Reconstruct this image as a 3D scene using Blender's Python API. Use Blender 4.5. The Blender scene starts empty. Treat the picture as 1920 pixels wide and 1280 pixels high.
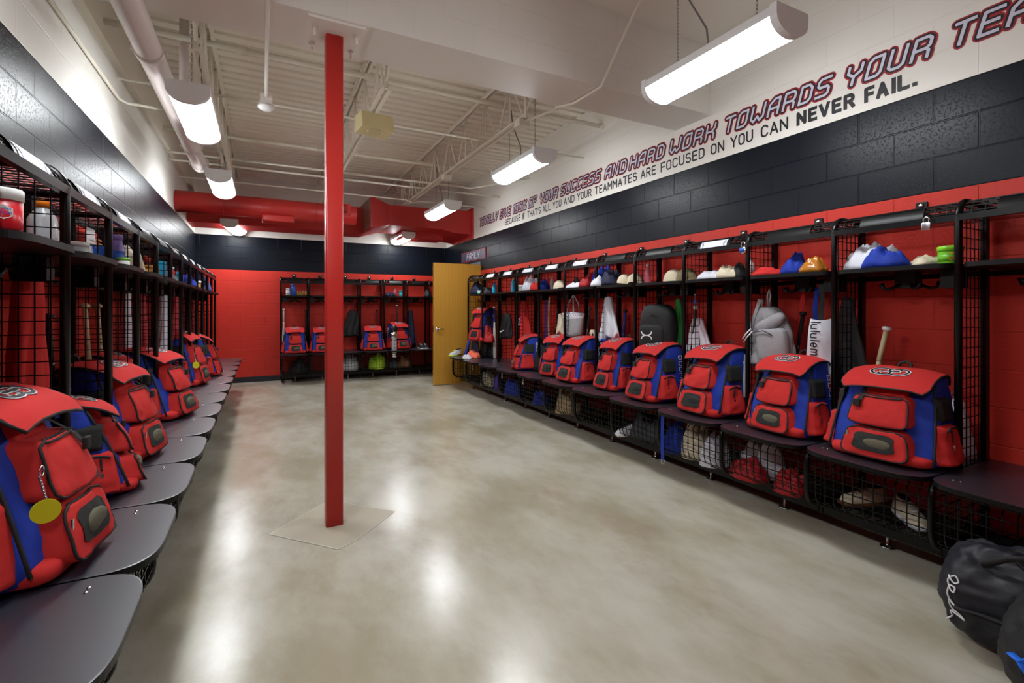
import bpy, math, random
from mathutils import Vector, Matrix, noise

# ------------------------------------------------------------------ camera, world, exposure
S = bpy.context.scene
C = S.collection
PI = math.pi
YAW = math.radians(27.17)
cam_d = bpy.data.cameras.new('camera')
cam_d.sensor_width = 36.0
cam_d.lens = 908.0 / 1920.0 * 36.0
cam_d.shift_y = -63.0 / 1920.0
cam_d.clip_start = 0.02
cam_d.clip_end = 60
cam = bpy.data.objects.new('camera', cam_d)
C.objects.link(cam)
cam.location = (0, 0, 1.35)
cam.rotation_euler = (PI / 2, 0, -YAW)
S.camera = cam
w = bpy.data.worlds.new('world')
S.world = w
w.use_nodes = True
w.node_tree.nodes['Background'].inputs[0].default_value = (0.02, 0.02, 0.022, 1)
w.node_tree.nodes['Background'].inputs[1].default_value = 1.0
S.view_settings.view_transform = 'Standard'
S.view_settings.look = 'None'
S.view_settings.gamma = 1
S.view_settings.use_curve_mapping = False
S.view_settings.exposure = 1.42
LAMP_POWER = 14.0

XL, XR, YB, YN = -1.055, 3.52, 10.0, -2.5     # room planes
Z_RED, Z_DARK, Z_CEIL, Z_DECK = 2.032, 2.642, 3.65, 3.71
SEAT_Z = 0.53


# ------------------------------------------------------------------ materials
def lin(c):
    c = c / 255.0
    return c / 12.92 if c <= 0.04045 else ((c + 0.055) / 1.055) ** 2.4


def rgb(r, g, b):
    return (lin(r), lin(g), lin(b), 1)


MATS = {}


def mat(name, col, rough=0.6, metal=0.0, bump=0.0, scale=60.0, var=0.0, spec=0.5, emit=None, strength=0, alpha=1.0, trans=0.0, coat=0.0):
    if name in MATS:
        return MATS[name]
    m = bpy.data.materials.new(name)
    m.use_nodes = True
    nt = m.node_tree
    b = nt.nodes['Principled BSDF']
    b.inputs['Base Color'].default_value = col
    b.inputs['Roughness'].default_value = rough
    b.inputs['Metallic'].default_value = metal
    b.inputs['Specular IOR Level'].default_value = spec
    b.inputs['Alpha'].default_value = alpha
    b.inputs['Transmission Weight'].default_value = trans
    b.inputs['Coat Weight'].default_value = coat
    b.inputs['Coat Roughness'].default_value = 0.33
    if emit:
        b.inputs['Emission Color'].default_value = emit
        b.inputs['Emission Strength'].default_value = strength
    if bump or var:
        tc = nt.nodes.new('ShaderNodeTexCoord')
        n = nt.nodes.new('ShaderNodeTexNoise')
        n.inputs['Scale'].default_value = scale
        n.inputs['Detail'].default_value = 4
        nt.links.new(tc.outputs['Object'], n.inputs['Vector'])
        if bump:
            bp = nt.nodes.new('ShaderNodeBump')
            bp.inputs['Strength'].default_value = bump
            bp.inputs['Distance'].default_value = 0.004
            nt.links.new(n.outputs['Fac'], bp.inputs['Height'])
            nt.links.new(bp.outputs['Normal'], b.inputs['Normal'])
        if var:
            n2 = nt.nodes.new('ShaderNodeTexNoise')
            n2.inputs['Scale'].default_value = scale * 0.15
            nt.links.new(tc.outputs['Object'], n2.inputs['Vector'])
            mx = nt.nodes.new('ShaderNodeMix')
            mx.data_type = 'RGBA'
            mx.inputs['A'].default_value = tuple(min(1, c * (1 + var)) for c in col[:3]) + (1,)
            mx.inputs['B'].default_value = tuple(c * (1 - var) for c in col[:3]) + (1,)
            nt.links.new(n2.outputs['Fac'], mx.inputs['Factor'])
            nt.links.new(mx.outputs['Result'], b.inputs['Base Color'])
    MATS[name] = m
    return m


def math_node(nt, op, a, b=None):
    n = nt.nodes.new('ShaderNodeMath')
    n.operation = op
    for i, v in enumerate((a, b)):
        if v is None:
            continue
        if isinstance(v, (int, float)):
            n.inputs[i].default_value = v
        else:
            nt.links.new(v, n.inputs[i])
    return n.outputs[0]


def block_wall(name, axis, shift, painted=True):
    """painted concrete block: running bond 0.406 x 0.203, colour bands by course"""
    m = bpy.data.materials.new(name)
    m.use_nodes = True
    nt = m.node_tree
    L = nt.links
    b = nt.nodes['Principled BSDF']
    tc = nt.nodes.new('ShaderNodeTexCoord')
    sp = nt.nodes.new('ShaderNodeSeparateXYZ')
    L.new(tc.outputs['Object'], sp.inputs[0])
    u = math_node(nt, 'ADD', sp.outputs[axis], shift)
    cb = nt.nodes.new('ShaderNodeCombineXYZ')
    L.new(u, cb.inputs[0])
    zz = math_node(nt, 'ADD', sp.outputs[2], 0.2032 * 20)
    L.new(zz, cb.inputs[1])
    br = nt.nodes.new('ShaderNodeTexBrick')
    br.inputs['Scale'].default_value = 1
    br.inputs['Brick Width'].default_value = 0.4064
    br.inputs['Row Height'].default_value = 0.2032
    br.inputs['Mortar Size'].default_value = 0.0055
    br.inputs['Mortar Smooth'].default_value = 0.6
    br.offset = 0.5
    br.squash = 1.0
    L.new(cb.outputs[0], br.inputs['Vector'])
    n = nt.nodes.new('ShaderNodeTexNoise')
    n.inputs['Scale'].default_value = 75
    n.inputs['Detail'].default_value = 5
    n.inputs['Roughness'].default_value = 0.6
    L.new(tc.outputs['Object'], n.inputs['Vector'])
    pit = nt.nodes.new('ShaderNodeMapRange')
    pit.inputs['From Min'].default_value = 0.30
    pit.inputs['From Max'].default_value = 0.46
    L.new(n.outputs['Fac'], pit.inputs['Value'])
    hj = math_node(nt, 'MULTIPLY', br.outputs['Fac'], -1.0)
    hp = math_node(nt, 'MULTIPLY', pit.outputs['Result'], 0.16)
    h = math_node(nt, 'ADD', hj, hp)
    bp = nt.nodes.new('ShaderNodeBump')
    bp.inputs['Strength'].default_value = 1.0
    bp.inputs['Distance'].default_value = 0.0036
    if painted:
        gg = nt.nodes.new('ShaderNodeMath'); gg.operation = 'GREATER_THAN'
        L.new(sp.outputs[2], gg.inputs[0]); gg.inputs[1].default_value = Z_DARK
        h = math_node(nt, 'MULTIPLY', h, math_node(nt, 'SUBTRACT', 1.0, math_node(nt, 'MULTIPLY', gg.outputs[0], 0.6)))
    else:
        h = math_node(nt, 'MULTIPLY', h, 0.35)
    L.new(h, bp.inputs['Height'])
    L.new(bp.outputs['Normal'], b.inputs['Normal'])
    red, dark, white = rgb(196, 56, 46), rgb(12, 17, 27), rgb(230, 227, 220)
    g = nt.nodes.new('ShaderNodeMath'); g.operation = 'GREATER_THAN'
    L.new(sp.outputs[2], g.inputs[0]); g.inputs[1].default_value = Z_RED
    g2 = nt.nodes.new('ShaderNodeMath'); g2.operation = 'GREATER_THAN'
    L.new(sp.outputs[2], g2.inputs[0]); g2.inputs[1].default_value = Z_DARK
    m1 = nt.nodes.new('ShaderNodeMix'); m1.data_type = 'RGBA'
    m1.inputs['A'].default_value = red; m1.inputs['B'].default_value = dark
    L.new(g.outputs[0], m1.inputs['Factor'])
    m2 = nt.nodes.new('ShaderNodeMix'); m2.data_type = 'RGBA'
    m2.inputs['B'].default_value = white
    L.new(m1.outputs['Result'], m2.inputs['A'])
    L.new(g2.outputs[0], m2.inputs['Factor'])
    if not painted:
        m2.inputs['Factor'].default_value = 1
        for l in list(m2.inputs['Factor'].links):
            L.remove(l)
        m2.inputs['Factor'].default_value = 1.0
    L.new(m2.outputs['Result'], b.inputs['Base Color'])
    b.inputs['Roughness'].default_value = 0.33
    b.inputs['Specular IOR Level'].default_value = 0.18
    return m


def concrete():
    m = bpy.data.materials.new('polished concrete')
    m.use_nodes = True
    nt = m.node_tree
    L = nt.links
    b = nt.nodes['Principled BSDF']
    tc = nt.nodes.new('ShaderNodeTexCoord')
    mp = nt.nodes.new('ShaderNodeMapping')
    mp.inputs['Scale'].default_value = (1, 0.55, 1)
    mp.inputs['Rotation'].default_value = (0, 0, 0.5)
    L.new(tc.outputs['Object'], mp.inputs[0])
    n1 = nt.nodes.new('ShaderNodeTexNoise')
    n1.inputs['Scale'].default_value = 1.6; n1.inputs['Detail'].default_value = 7; n1.inputs['Roughness'].default_value = 0.62
    L.new(mp.outputs[0], n1.inputs['Vector'])
    m1 = nt.nodes.new('ShaderNodeMapRange'); m1.interpolation_type = 'SMOOTHSTEP'
    m1.inputs['From Min'].default_value = 0.30; m1.inputs['From Max'].default_value = 0.70
    L.new(n1.outputs['Fac'], m1.inputs['Value'])
    cr = nt.nodes.new('ShaderNodeMix'); cr.data_type = 'RGBA'
    cr.inputs['A'].default_value = rgb(166, 158, 136); cr.inputs['B'].default_value = rgb(200, 197, 184)
    L.new(m1.outputs['Result'], cr.inputs['Factor'])
    n2 = nt.nodes.new('ShaderNodeTexNoise')
    n2.inputs['Scale'].default_value = 2.2; n2.inputs['Detail'].default_value = 7; n2.inputs['Roughness'].default_value = 0.7
    L.new(mp.outputs[0], n2.inputs['Vector'])
    mr = nt.nodes.new('ShaderNodeMapRange')
    mr.interpolation_type = 'SMOOTHSTEP'
    mr.inputs['From Min'].default_value = 0.45; mr.inputs['From Max'].default_value = 0.85
    mr.inputs['To Max'].default_value = 0.4
    L.new(n2.outputs['Fac'], mr.inputs['Value'])
    mx = nt.nodes.new('ShaderNodeMix'); mx.data_type = 'RGBA'
    L.new(cr.outputs['Result'], mx.inputs['A'])
    mx.inputs['B'].default_value = rgb(124, 100, 70)
    L.new(mr.outputs['Result'], mx.inputs['Factor'])
    L.new(mx.outputs['Result'], b.inputs['Base Color'])
    rr = nt.nodes.new('ShaderNodeMapRange')
    rr.inputs['To Min'].default_value = 0.19; rr.inputs['To Max'].default_value = 0.265
    L.new(n1.outputs['Fac'], rr.inputs['Value'])
    L.new(rr.outputs['Result'], b.inputs['Roughness'])
    b.inputs['Specular IOR Level'].default_value = 0.6
    bp = nt.nodes.new('ShaderNodeBump')
    mp.inputs['Location'].default_value = (0, 0, 3.73)
    bp.inputs['Strength'].default_value = 0.03; bp.inputs['Distance'].default_value = 0.004
    return m


def oak():
    m = bpy.data.materials.new('oak veneer')
    m.use_nodes = True
    nt = m.node_tree
    L = nt.links
    b = nt.nodes['Principled BSDF']
    tc = nt.nodes.new('ShaderNodeTexCoord')
    mp = nt.nodes.new('ShaderNodeMapping')
    mp.inputs['Scale'].default_value = (7, 7, 0.55)
    L.new(tc.outputs['Object'], mp.inputs[0])
    wv = nt.nodes.new('ShaderNodeTexWave')
    wv.wave_type = 'BANDS'
    wv.inputs['Scale'].default_value = 0.9; wv.inputs['Distortion'].default_value = 9; wv.inputs['Detail'].default_value = 2; wv.inputs['Detail Scale'].default_value = 0.6
    L.new(mp.outputs[0], wv.inputs['Vector'])
    n = nt.nodes.new('ShaderNodeTexNoise')
    mp2 = nt.nodes.new('ShaderNodeMapping'); mp2.inputs['Scale'].default_value = (160, 160, 4)
    L.new(tc.outputs['Object'], mp2.inputs[0]); L.new(mp2.outputs[0], n.inputs['Vector'])
    n.inputs['Scale'].default_value = 1
    s = math_node(nt, 'ADD', math_node(nt, 'MULTIPLY', wv.outputs['Fac'], 0.28), math_node(nt, 'MULTIPLY', n.outputs['Fac'], 0.7))
    cr = nt.nodes.new('ShaderNodeValToRGB')
    cr.color_ramp.elements[0].color = rgb(176, 124, 40)
    cr.color_ramp.elements[1].color = rgb(204, 152, 58)
    L.new(s, cr.inputs[0])
    L.new(cr.outputs[0], b.inputs['Base Color'])
    b.inputs['Roughness'].default_value = 0.4
    return m


M_BLACK = mat('black powder-coated steel', rgb(4, 4, 5), 0.28, 0, spec=0.28)
M_BLACK2 = mat('black board', rgb(8, 8, 10), 0.42, spec=0.28)
M_SEAT = mat('speckled grey laminate', rgb(34, 36, 47), 0.38, bump=0.05, scale=900, var=0.12, spec=1.0, coat=0.5)
M_CHROME = mat('chrome', rgb(210, 210, 212), 0.18, 1.0)
M_STEEL = mat('galvanised steel', rgb(140, 142, 145), 0.4, 0.9)
M_RED = mat('red nylon', rgb(196, 46, 44), 0.85, bump=0.5, scale=30, var=0.08, spec=0.25)
M_REDD = mat('dark red nylon', rgb(166, 20, 28), 0.65, bump=0.35, scale=50, var=0.1)
M_BLUE = mat('royal blue nylon', rgb(26, 54, 160), 0.75, bump=0.5, scale=30, var=0.12, spec=0.35)
M_NAVY = mat('navy nylon', rgb(22, 28, 62), 0.65, bump=0.35, scale=45, var=0.12)
M_BLK = mat('black fabric', rgb(20, 20, 23), 0.7, bump=0.35, scale=60)
M_TRIM = mat('black webbing', rgb(30, 29, 31), 0.75)
M_MESHB = mat('black pocket mesh', rgb(30, 32, 30), 0.8, bump=0.6, scale=300)
M_OLIVE = mat('leather glove behind mesh', rgb(96, 92, 74), 0.8, bump=0.3, scale=60)
M_WHITE = mat('white ink', rgb(232, 232, 236), 0.6)
M_WCLOTH = mat('white cloth', rgb(214, 216, 226), 0.8, bump=0.4, scale=35)
M_CREAM = mat('cream cloth', rgb(214, 202, 176), 0.8, bump=0.4, scale=35)
M_TAN = mat('tan cloth', rgb(170, 148, 112), 0.8, bump=0.4, scale=35)
M_GREY = mat('heather grey canvas', rgb(150, 148, 152), 0.85, bump=0.5, scale=120, var=0.1)
M_GREYD = mat('dark grey cloth', rgb(66, 68, 74), 0.8, bump=0.4, scale=45)
M_DUFF = mat('ink blue duffel nylon', rgb(24, 26, 36), 0.55, bump=0.5, scale=22)
M_LIME = mat('lime cloth', rgb(160, 196, 40), 0.7, bump=0.3, scale=30)
M_GREEN = mat('green cloth', rgb(30, 120, 48), 0.7, bump=0.3, scale=30)
M_GREENP = mat('green plastic', rgb(110, 190, 40), 0.35)
M_PURPLE = mat('purple plastic', rgb(120, 96, 170), 0.35)
M_VIOLET = mat('violet cloth', rgb(86, 48, 168), 0.7, bump=0.3, scale=40)
M_PINK = mat('pink plastic', rgb(214, 110, 130), 0.3)
M_AQUA = mat('aqua plastic', rgb(40, 160, 200), 0.35)
M_BLUEP = mat('blue plastic', rgb(30, 90, 190), 0.35)
M_ORANGE = mat('orange plastic', rgb(236, 130, 24), 0.35)
M_REDP = mat('red plastic', rgb(190, 22, 36), 0.3)
M_GOLD = mat('amber plastic', rgb(190, 140, 50), 0.3)
M_WPLAS = mat('white plastic', rgb(228, 228, 226), 0.35)
M_GPLAS = mat('light grey plastic', rgb(170, 172, 176), 0.4)
M_CLEAR = mat('clear plastic', rgb(226, 232, 236), 0.2, trans=0.45)
M_YEL = mat('yellow disc', rgb(214, 206, 22), 0.45)
M_YELF = mat('yellow strap', rgb(226, 170, 20), 0.6)
M_NEON = mat('neon yellow sole', rgb(206, 232, 60), 0.5)
M_WOODBAT = mat('bare wood bat', rgb(176, 158, 122), 0.45, var=0.1, scale=50)
M_BATB = mat('black bat', rgb(26, 26, 30), 0.25)
M_BATS = mat('silver bat', rgb(150, 150, 160), 0.25, 0.7)
M_BATU = mat('blue bat', rgb(38, 60, 150), 0.25)
M_CORAL = mat('coral cloth', rgb(236, 110, 84), 0.8, bump=0.3, scale=40)
M_BROWN = mat('brown leather', rgb(112, 70, 40), 0.6, bump=0.3, scale=50)
M_WPAINT = mat('off white ceiling paint', rgb(234, 229, 220), 0.55)
M_DECKP = mat('off white painted deck', rgb(234, 228, 214), 0.5)
M_PIPE = mat('white pipe jacket', rgb(226, 214, 210), 0.4)
M_DUCT = mat('red duct paint', rgb(190, 44, 40), 0.45, bump=0.05, scale=10, var=0.06)
M_COL = mat('red column enamel', rgb(204, 48, 42), 0.38)
M_BASE = mat('black vinyl baseboard', rgb(26, 28, 36), 0.45)
M_SPK = mat('cream speaker', rgb(214, 200, 150), 0.6)
M_LABEL = mat('white label', rgb(226, 228, 236), 0.35)
M_LIT = mat('label marks', rgb(150, 148, 176), 0.5)
M_LAMPH = mat('white lamp housing', rgb(240, 243, 245), 0.45)
M_LENS = mat('glowing lamp diffuser', rgb(255, 255, 255), 0.4, emit=(0.94, 0.98, 1.0, 1), strength=LAMP_POWER)
M_LRED = mat('red vinyl lettering', rgb(158, 22, 36), 0.5)
M_LBLK = mat('black vinyl lettering', rgb(22, 20, 26), 0.5)
M_LWHT = mat('white vinyl lettering', rgb(206, 204, 222), 0.5)
M_SIGN = mat('purple sign panel', rgb(66, 50, 84), 0.4, var=0.35, scale=40)
M_DIRT = mat('patched concrete', rgb(178, 170, 152), 0.4, bump=0.25, scale=30, var=0.14)
M_JOINT = mat('pale joint filler', rgb(196, 192, 180), 0.5)


# ------------------------------------------------------------------ mesh builder
class MB:
    def __init__(self):
        self.v, self.f, self.mi, self.sm = [], [], [], []

    def add(self, vs, fs, mi=0, smooth=True):
        o = len(self.v)
        self.v += [tuple(p) for p in vs]
        for f in fs:
            self.f.append(tuple(i + o for i in f)); self.mi.append(mi); self.sm.append(smooth)
        return self

    def box(self, x0, x1, y0, y1, z0, z1, mi=0, M=None):
        vs = [Vector((x, y, z)) for x in (x0, x1) for y in (y0, y1) for z in (z0, z1)]
        if M is not None:
            vs = [M @ p for p in vs]
        return self.add(vs, [(0, 1, 3, 2), (4, 6, 7, 5), (0, 4, 5, 1), (2, 3, 7, 6), (0, 2, 6, 4), (1, 5, 7, 3)], mi, False)

    def rbox(self, x0, x1, y0, y1, z0, z1, r=0.01, mi=0, M=None):
        """box with chamfered edges"""
        r = min(r, (x1 - x0) / 2.01, (y1 - y0) / 2.01, (z1 - z0) / 2.01)
        cx, cy, cz = (x0 + x1) / 2, (y0 + y1) / 2, (z0 + z1) / 2
        return self.sup((cx, cy, cz), ((x1 - x0) / 2, (y1 - y0) / 2, (z1 - z0) / 2), 0.18, 0.18, 12, 20, mi, M)

    def wire(self, a, b, t=0.0035, mi=0):
        a, b = Vector(a), Vector(b)
        d = (b - a).normalized()
        s = Vector((0, 0, 1)) if abs(d.z) < 0.9 else Vector((1, 0, 0))
        p = d.cross(s).normalized() * t / 2
        q = d.cross(p).normalized() * t / 2
        vs = [a + p + q, a - p + q, a - p - q, a + p - q, b + p + q, b - p + q, b - p - q, b + p - q]
        return self.add(vs, [(0, 1, 5, 4), (1, 2, 6, 5), (2, 3, 7, 6), (3, 0, 4, 7), (3, 2, 1, 0), (4, 5, 6, 7)], mi, False)

    def wireline(self, pts, t=0.0035, mi=0):
        for a, b in zip(pts[:-1], pts[1:]):
            self.wire(a, b, t, mi)
        return self

    def tube(self, pts, r=0.01, seg=10, mi=0, closed=False, radii=None, flat=1.0):
        pts = [Vector(p) for p in pts]
        n = len(pts)
        rings = []
        prev = None
        for i, p in enumerate(pts):
            if closed:
                t = (pts[(i + 1) % n] - pts[i - 1])
            else:
                t = pts[min(i + 1, n - 1)] - pts[max(i - 1, 0)]
            t.normalize()
            if prev is None:
                s = Vector((0, 0, 1)) if abs(t.z) < 0.9 else Vector((1, 0, 0))
                a = t.cross(s).normalized()
            else:
                a = (prev - t * prev.dot(t)).normalized()
            prev = a
            b = t.cross(a)
            rr = radii[i] if radii else r
            rings.append([p + (a * math.cos(k * 2 * PI / seg) + b * math.sin(k * 2 * PI / seg) * flat) * rr for k in range(seg)])
        vs = [q for ring in rings for q in ring]
        fs = []
        m = n if closed else n - 1
        for i in range(m):
            j = (i + 1) % n
            for k in range(seg):
                l = (k + 1) % seg
                fs.append((i * seg + k, i * seg + l, j * seg + l, j * seg + k))
        if not closed:
            fs.append(tuple(range(seg))[::-1])
            fs.append(tuple((n - 1) * seg + k for k in range(seg)))
        return self.add(vs, fs, mi)

    def lathe(self, prof, seg=16, M=None, mi=0, axis='z'):
        """prof: list of (r, z)"""
        vs = []
        for r, z in prof:
            for k in range(seg):
                a = 2 * PI * k / seg
                p = Vector((r * math.cos(a), r * math.sin(a), z))
                vs.append(M @ p if M is not None else p)
        fs = []
        n = len(prof)
        for i in range(n - 1):
            for k in range(seg):
                l = (k + 1) % seg
                fs.append((i * seg + k, i * seg + l, (i + 1) * seg + l, (i + 1) * seg + k))
        fs.append(tuple(range(seg))[::-1])
        fs.append(tuple((n - 1) * seg + k for k in range(seg)))
        return self.add(vs, fs, mi)

    def sup(self, c, r, e1=0.5, e2=0.5, nu=12, nv=20, mi=0, M=None, lump=0.0, seed=0):
        """superellipsoid"""
        def pw(x, e):
            return math.copysign(abs(x) ** e, x)
        vs = []
        for i in range(nu + 1):
            a = -PI / 2 + PI * i / nu
            for j in range(nv):
                b = 2 * PI * j / nv
                p = Vector((pw(math.cos(a), e1) * pw(math.cos(b), e2) * r[0],
                            pw(math.cos(a), e1) * pw(math.sin(b), e2) * r[1],
                            pw(math.sin(a), e1) * r[2]))
                if lump:
                    q = p * 9 + Vector((seed * 3.1, seed * 1.7, 0))
                    p = p * (1 + lump * noise.noise(q)) + Vector((0, 0, 0))
                p = p + Vector(c)
                vs.append(M @ p if M is not None else p)
        fs = []
        for i in range(nu):
            for j in range(nv):
                l = (j + 1) % nv
                fs.append((i * nv + j, i * nv + l, (i + 1) * nv + l, (i + 1) * nv + j))
        return self.add(vs, fs, mi)

    def surf(self, fn, nu, nv, mi=0, wrapu=False):
        vs = [fn(i / nu, j / nv) for i in range(nu + (0 if wrapu else 1)) for j in range(nv + 1)]
        fs = []
        w_ = nv + 1
        for i in range(nu):
            k = (i + 1) % nu if wrapu else i + 1
            for j in range(nv):
                fs.append((i * w_ + j, k * w_ + j, k * w_ + j + 1, i * w_ + j + 1))
        return self.add(vs, fs, mi)

    def prism(self, poly, z0, z1, mi=0, M=None, smooth=False, mi_side=None):
        n = len(poly)
        vs = [Vector((x, y, z0)) for x, y in poly] + [Vector((x, y, z1)) for x, y in poly]
        if M is not None:
            vs = [M @ p for p in vs]
        self.add(vs, [tuple(range(n))[::-1], tuple(range(n, 2 * n))], mi, False)
        o = len(self.v) - 2 * n
        for i in range(n):
            j = (i + 1) % n
            self.f.append((o + i, o + j, o + n + j, o + n + i)); self.mi.append(mi if mi_side is None else mi_side); self.sm.append(smooth)
        return self

    def ribbon(self, pts, nrm, width, mi=0, joint=True):
        """flat stroke through pts (each with a normal)"""
        pts = [Vector(p) for p in pts]
        nr = nrm if isinstance(nrm, list) else [Vector(nrm)] * len(pts)
        h = width / 2
        if joint == 'square' and len(pts) > 1 and (pts[0] - pts[-1]).length > 1e-6:
            pts[0] = pts[0] - (pts[1] - pts[0]).normalized() * h * 0.9
            pts[-1] = pts[-1] + (pts[-1] - pts[-2]).normalized() * h * 0.9
        for i in range(len(pts) - 1):
            a, b = pts[i], pts[i + 1]
            d = b - a
            if d.length < 1e-6:
                continue
            d.normalize()
            s0 = nr[i].cross(d).normalized() * h
            s1 = nr[i + 1].cross(d).normalized() * h
            self.rib = (getattr(self, 'rib', 0) + 1) % 60
            up = nr[i].normalized() * (self.rib * 1.5e-5)
            self.add([a - s0 + up, b - s1 + up, b + s1 + up, a + s0 + up], [(0, 1, 2, 3)], mi, False)
        if joint:
            for i, p in enumerate(pts):
                if joint == 'square' and i in (0, len(pts) - 1) and (pts[0] - pts[-1]).length > 1e-6:
                    continue
                n = nr[i].normalized()
                d = (pts[min(i + 1, len(pts) - 1)] - pts[max(i - 1, 0)])
                if d.length < 1e-6:
                    continue
                d.normalize()
                e = n.cross(d)
                self.rib = (getattr(self, 'rib', 0) + 1) % 60
                self.add([p + n * (self.rib * 1.5e-5) + (d * math.cos(k * PI / 5) + e * math.sin(k * PI / 5)) * h for k in range(10)], [tuple(range(10))], mi, False)
        return self

    def build(self, name, mats, parent=None):
        me = bpy.data.meshes.new(name)
        me.from_pydata(self.v, [], self.f)
        if not isinstance(mats, (list, tuple)):
            mats = [mats]
        for m in mats:
            me.materials.append(m)
        me.polygons.foreach_set('material_index', self.mi)
        me.polygons.foreach_set('use_smooth', self.sm)
        me.update()
        o = bpy.data.objects.new(name, me)
        C.objects.link(o)
        if parent is not None:
            o.parent = parent
        return o


def tag(o, label, cat, group=None):
    o['label'] = label
    o['category'] = cat
    if group:
        o['group'] = group
    return o


def thing(name, label, cat, loc=(0, 0, 0), rz=0.0, group=None):
    o = bpy.data.objects.new(name, None)
    C.objects.link(o)
    o.location = loc
    o.rotation_euler = (0, 0, rz)
    return tag(o, label, cat, group)


def struct(name, mb, m):
    o = mb.build(name, m)
    o['kind'] = 'structure'
    return o


def dup(o, parent=None):
    c = o.copy()
    C.objects.link(c)
    c.parent = parent
    for ch in list(o.children):
        dup(ch, c)
    return c


def T(x, y, z):
    return Matrix.Translation((x, y, z))


def RX(a):
    return Matrix.Rotation(a, 4, 'X')


def RY(a):
    return Matrix.Rotation(a, 4, 'Y')


def RZ(a):
    return Matrix.Rotation(a, 4, 'Z')


def at(side, s, out, z):
    """a point by wall: s along the wall, out from it"""
    if side == 'R':
        return (XR - out, s, z)
    if side == 'L':
        return (XL + out, s, z)
    return (s, YB - out, z)


ROT = {'R': PI / 2, 'L': -PI / 2, 'B': PI}

# ------------------------------------------------------------------ room shell
mb = MB(); mb.box(XL - 0.2, XR + 0.2, YN - 0.2, YB + 0.2, -0.1, 0)
struct('floor', mb, concrete())
mb = MB(); mb.box(XL - 0.2, XL, YN, YB, 0, Z_DECK)
struct('wall_left', mb, block_wall('painted block left', 1, 0.1))
mb = MB()
mb.box(XR, XR + 0.2, YN, 8.15, 0, Z_DECK)
mb.box(XR, XR + 0.2, 8.15, 9.06, 2.14, Z_DECK)
mb.box(XR, XR + 0.2, 9.06, YB, 0, Z_DECK)
struct('wall_right', mb, block_wall('painted block right', 1, 10 * 0.4064 - 2.015))
mb = MB(); mb.box(XL - 0.2, XR + 0.2, YB, YB + 0.2, 0, Z_DECK + 0.1)
struct('wall_back', mb, block_wall('painted block back', 0, 2.0))
mb = MB(); mb.box(XL - 0.2, XR + 0.2, YN - 0.2, YN, 0, Z_DECK)
struct('wall_front', mb, block_wall('painted block front', 0, 2.0))
mb = MB(); mb.box(XR + 0.2, XR + 1.4, 8.0, 9.3, -0.1, 0); mb.box(XR + 1.4, XR + 1.5, 8.0, 9.3, 0, 2.4)
mb.box(XR + 0.2, XR + 1.4, 7.9, 8.0, 0, 2.4); mb.box(XR + 0.2, XR + 1.4, 9.3, 9.4, 0, 2.4); mb.box(XR + 0.2, XR + 1.4, 8.0, 9.3, 2.4, 2.5)
struct('wall_hall', mb, M_WPAINT)
# door frame
mb = MB()
for y0, y1 in ((8.10, 8.15), (9.06, 9.11)):
    mb.box(XR - 0.015, XR + 0.21, y0, y1, 0, 2.19)
mb.box(XR - 0.015, XR + 0.21, 8.15, 9.06, 2.14, 2.19)
struct('trim_1', mb, mat('grey door frame', rgb(96, 98, 104), 0.45))
# ceiling of the front bay, corrugated deck behind the beam
mb = MB(); mb.box(XL - 0.2, XR + 0.2, YN - 0.2, 3.0, Z_CEIL, Z_CEIL + 0.1)
struct('ceiling', mb, M_WPAINT)
mb = MB()
prof = []
y = 3.35
p_ = 0.152
while y < YB + 0.02:
    prof += [(y, 0), (y + 0.095, 0), (y + 0.108, 0.038), (y + 0.14, 0.038)]
    y += p_
vs = []
for (yy, dz) in prof:
    vs += [(XL - 0.05, yy, Z_DECK + dz), (XR + 0.05, yy, Z_DECK + dz)]
mb.add(vs, [(2 * i, 2 * i + 1, 2 * i + 3, 2 * i + 2) for i in range(len(prof) - 1)], 0, False)
mb.box(XL - 0.2, XR + 0.2, 3.3, YB + 0.2, Z_DECK + 0.045, Z_DECK + 0.12)
o = struct('ceiling_deck', mb, M_DECKP)
mb = MB(); mb.box(XL - 0.0, XR, 3.0, 3.42, 3.05, Z_DECK + 0.04)
struct('beam', mb, block_wall('painted block beam', 0, 2.0, painted=False))
# ledger plates where the roof meets the side walls
mb = MB(); mb.box(XL, XL + 0.045, 3.42, YB, 3.28, 3.30); mb.box(XL, XL + 0.012, 3.42, YB, 3.30, Z_DECK)
struct('trim_2', mb, M_DECKP)
mb = MB(); mb.box(XR - 0.012, XR, 3.42, YB, 3.45, Z_DECK); mb.box(XR - 0.06, XR, 3.42, YB, Z_DECK - 0.012, Z_DECK)
struct('trim_3', mb, M_WPAINT)
# baseboards
mb = MB(); mb.box(XL, XL + 0.006, YN, YB, 0, 0.1); struct('baseboard_left', mb, M_BASE)
mb = MB(); mb.box(XR - 0.006, XR, YN, 8.1, 0, 0.1); mb.box(XR - 0.006, XR, 9.11, YB, 0, 0.1); struct('baseboard_right', mb, M_BASE)
mb = MB(); mb.box(XL + 0.006, XR - 0.006, YB - 0.006, YB, 0, 0.1); struct('baseboard_back', mb, M_BASE)

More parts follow.
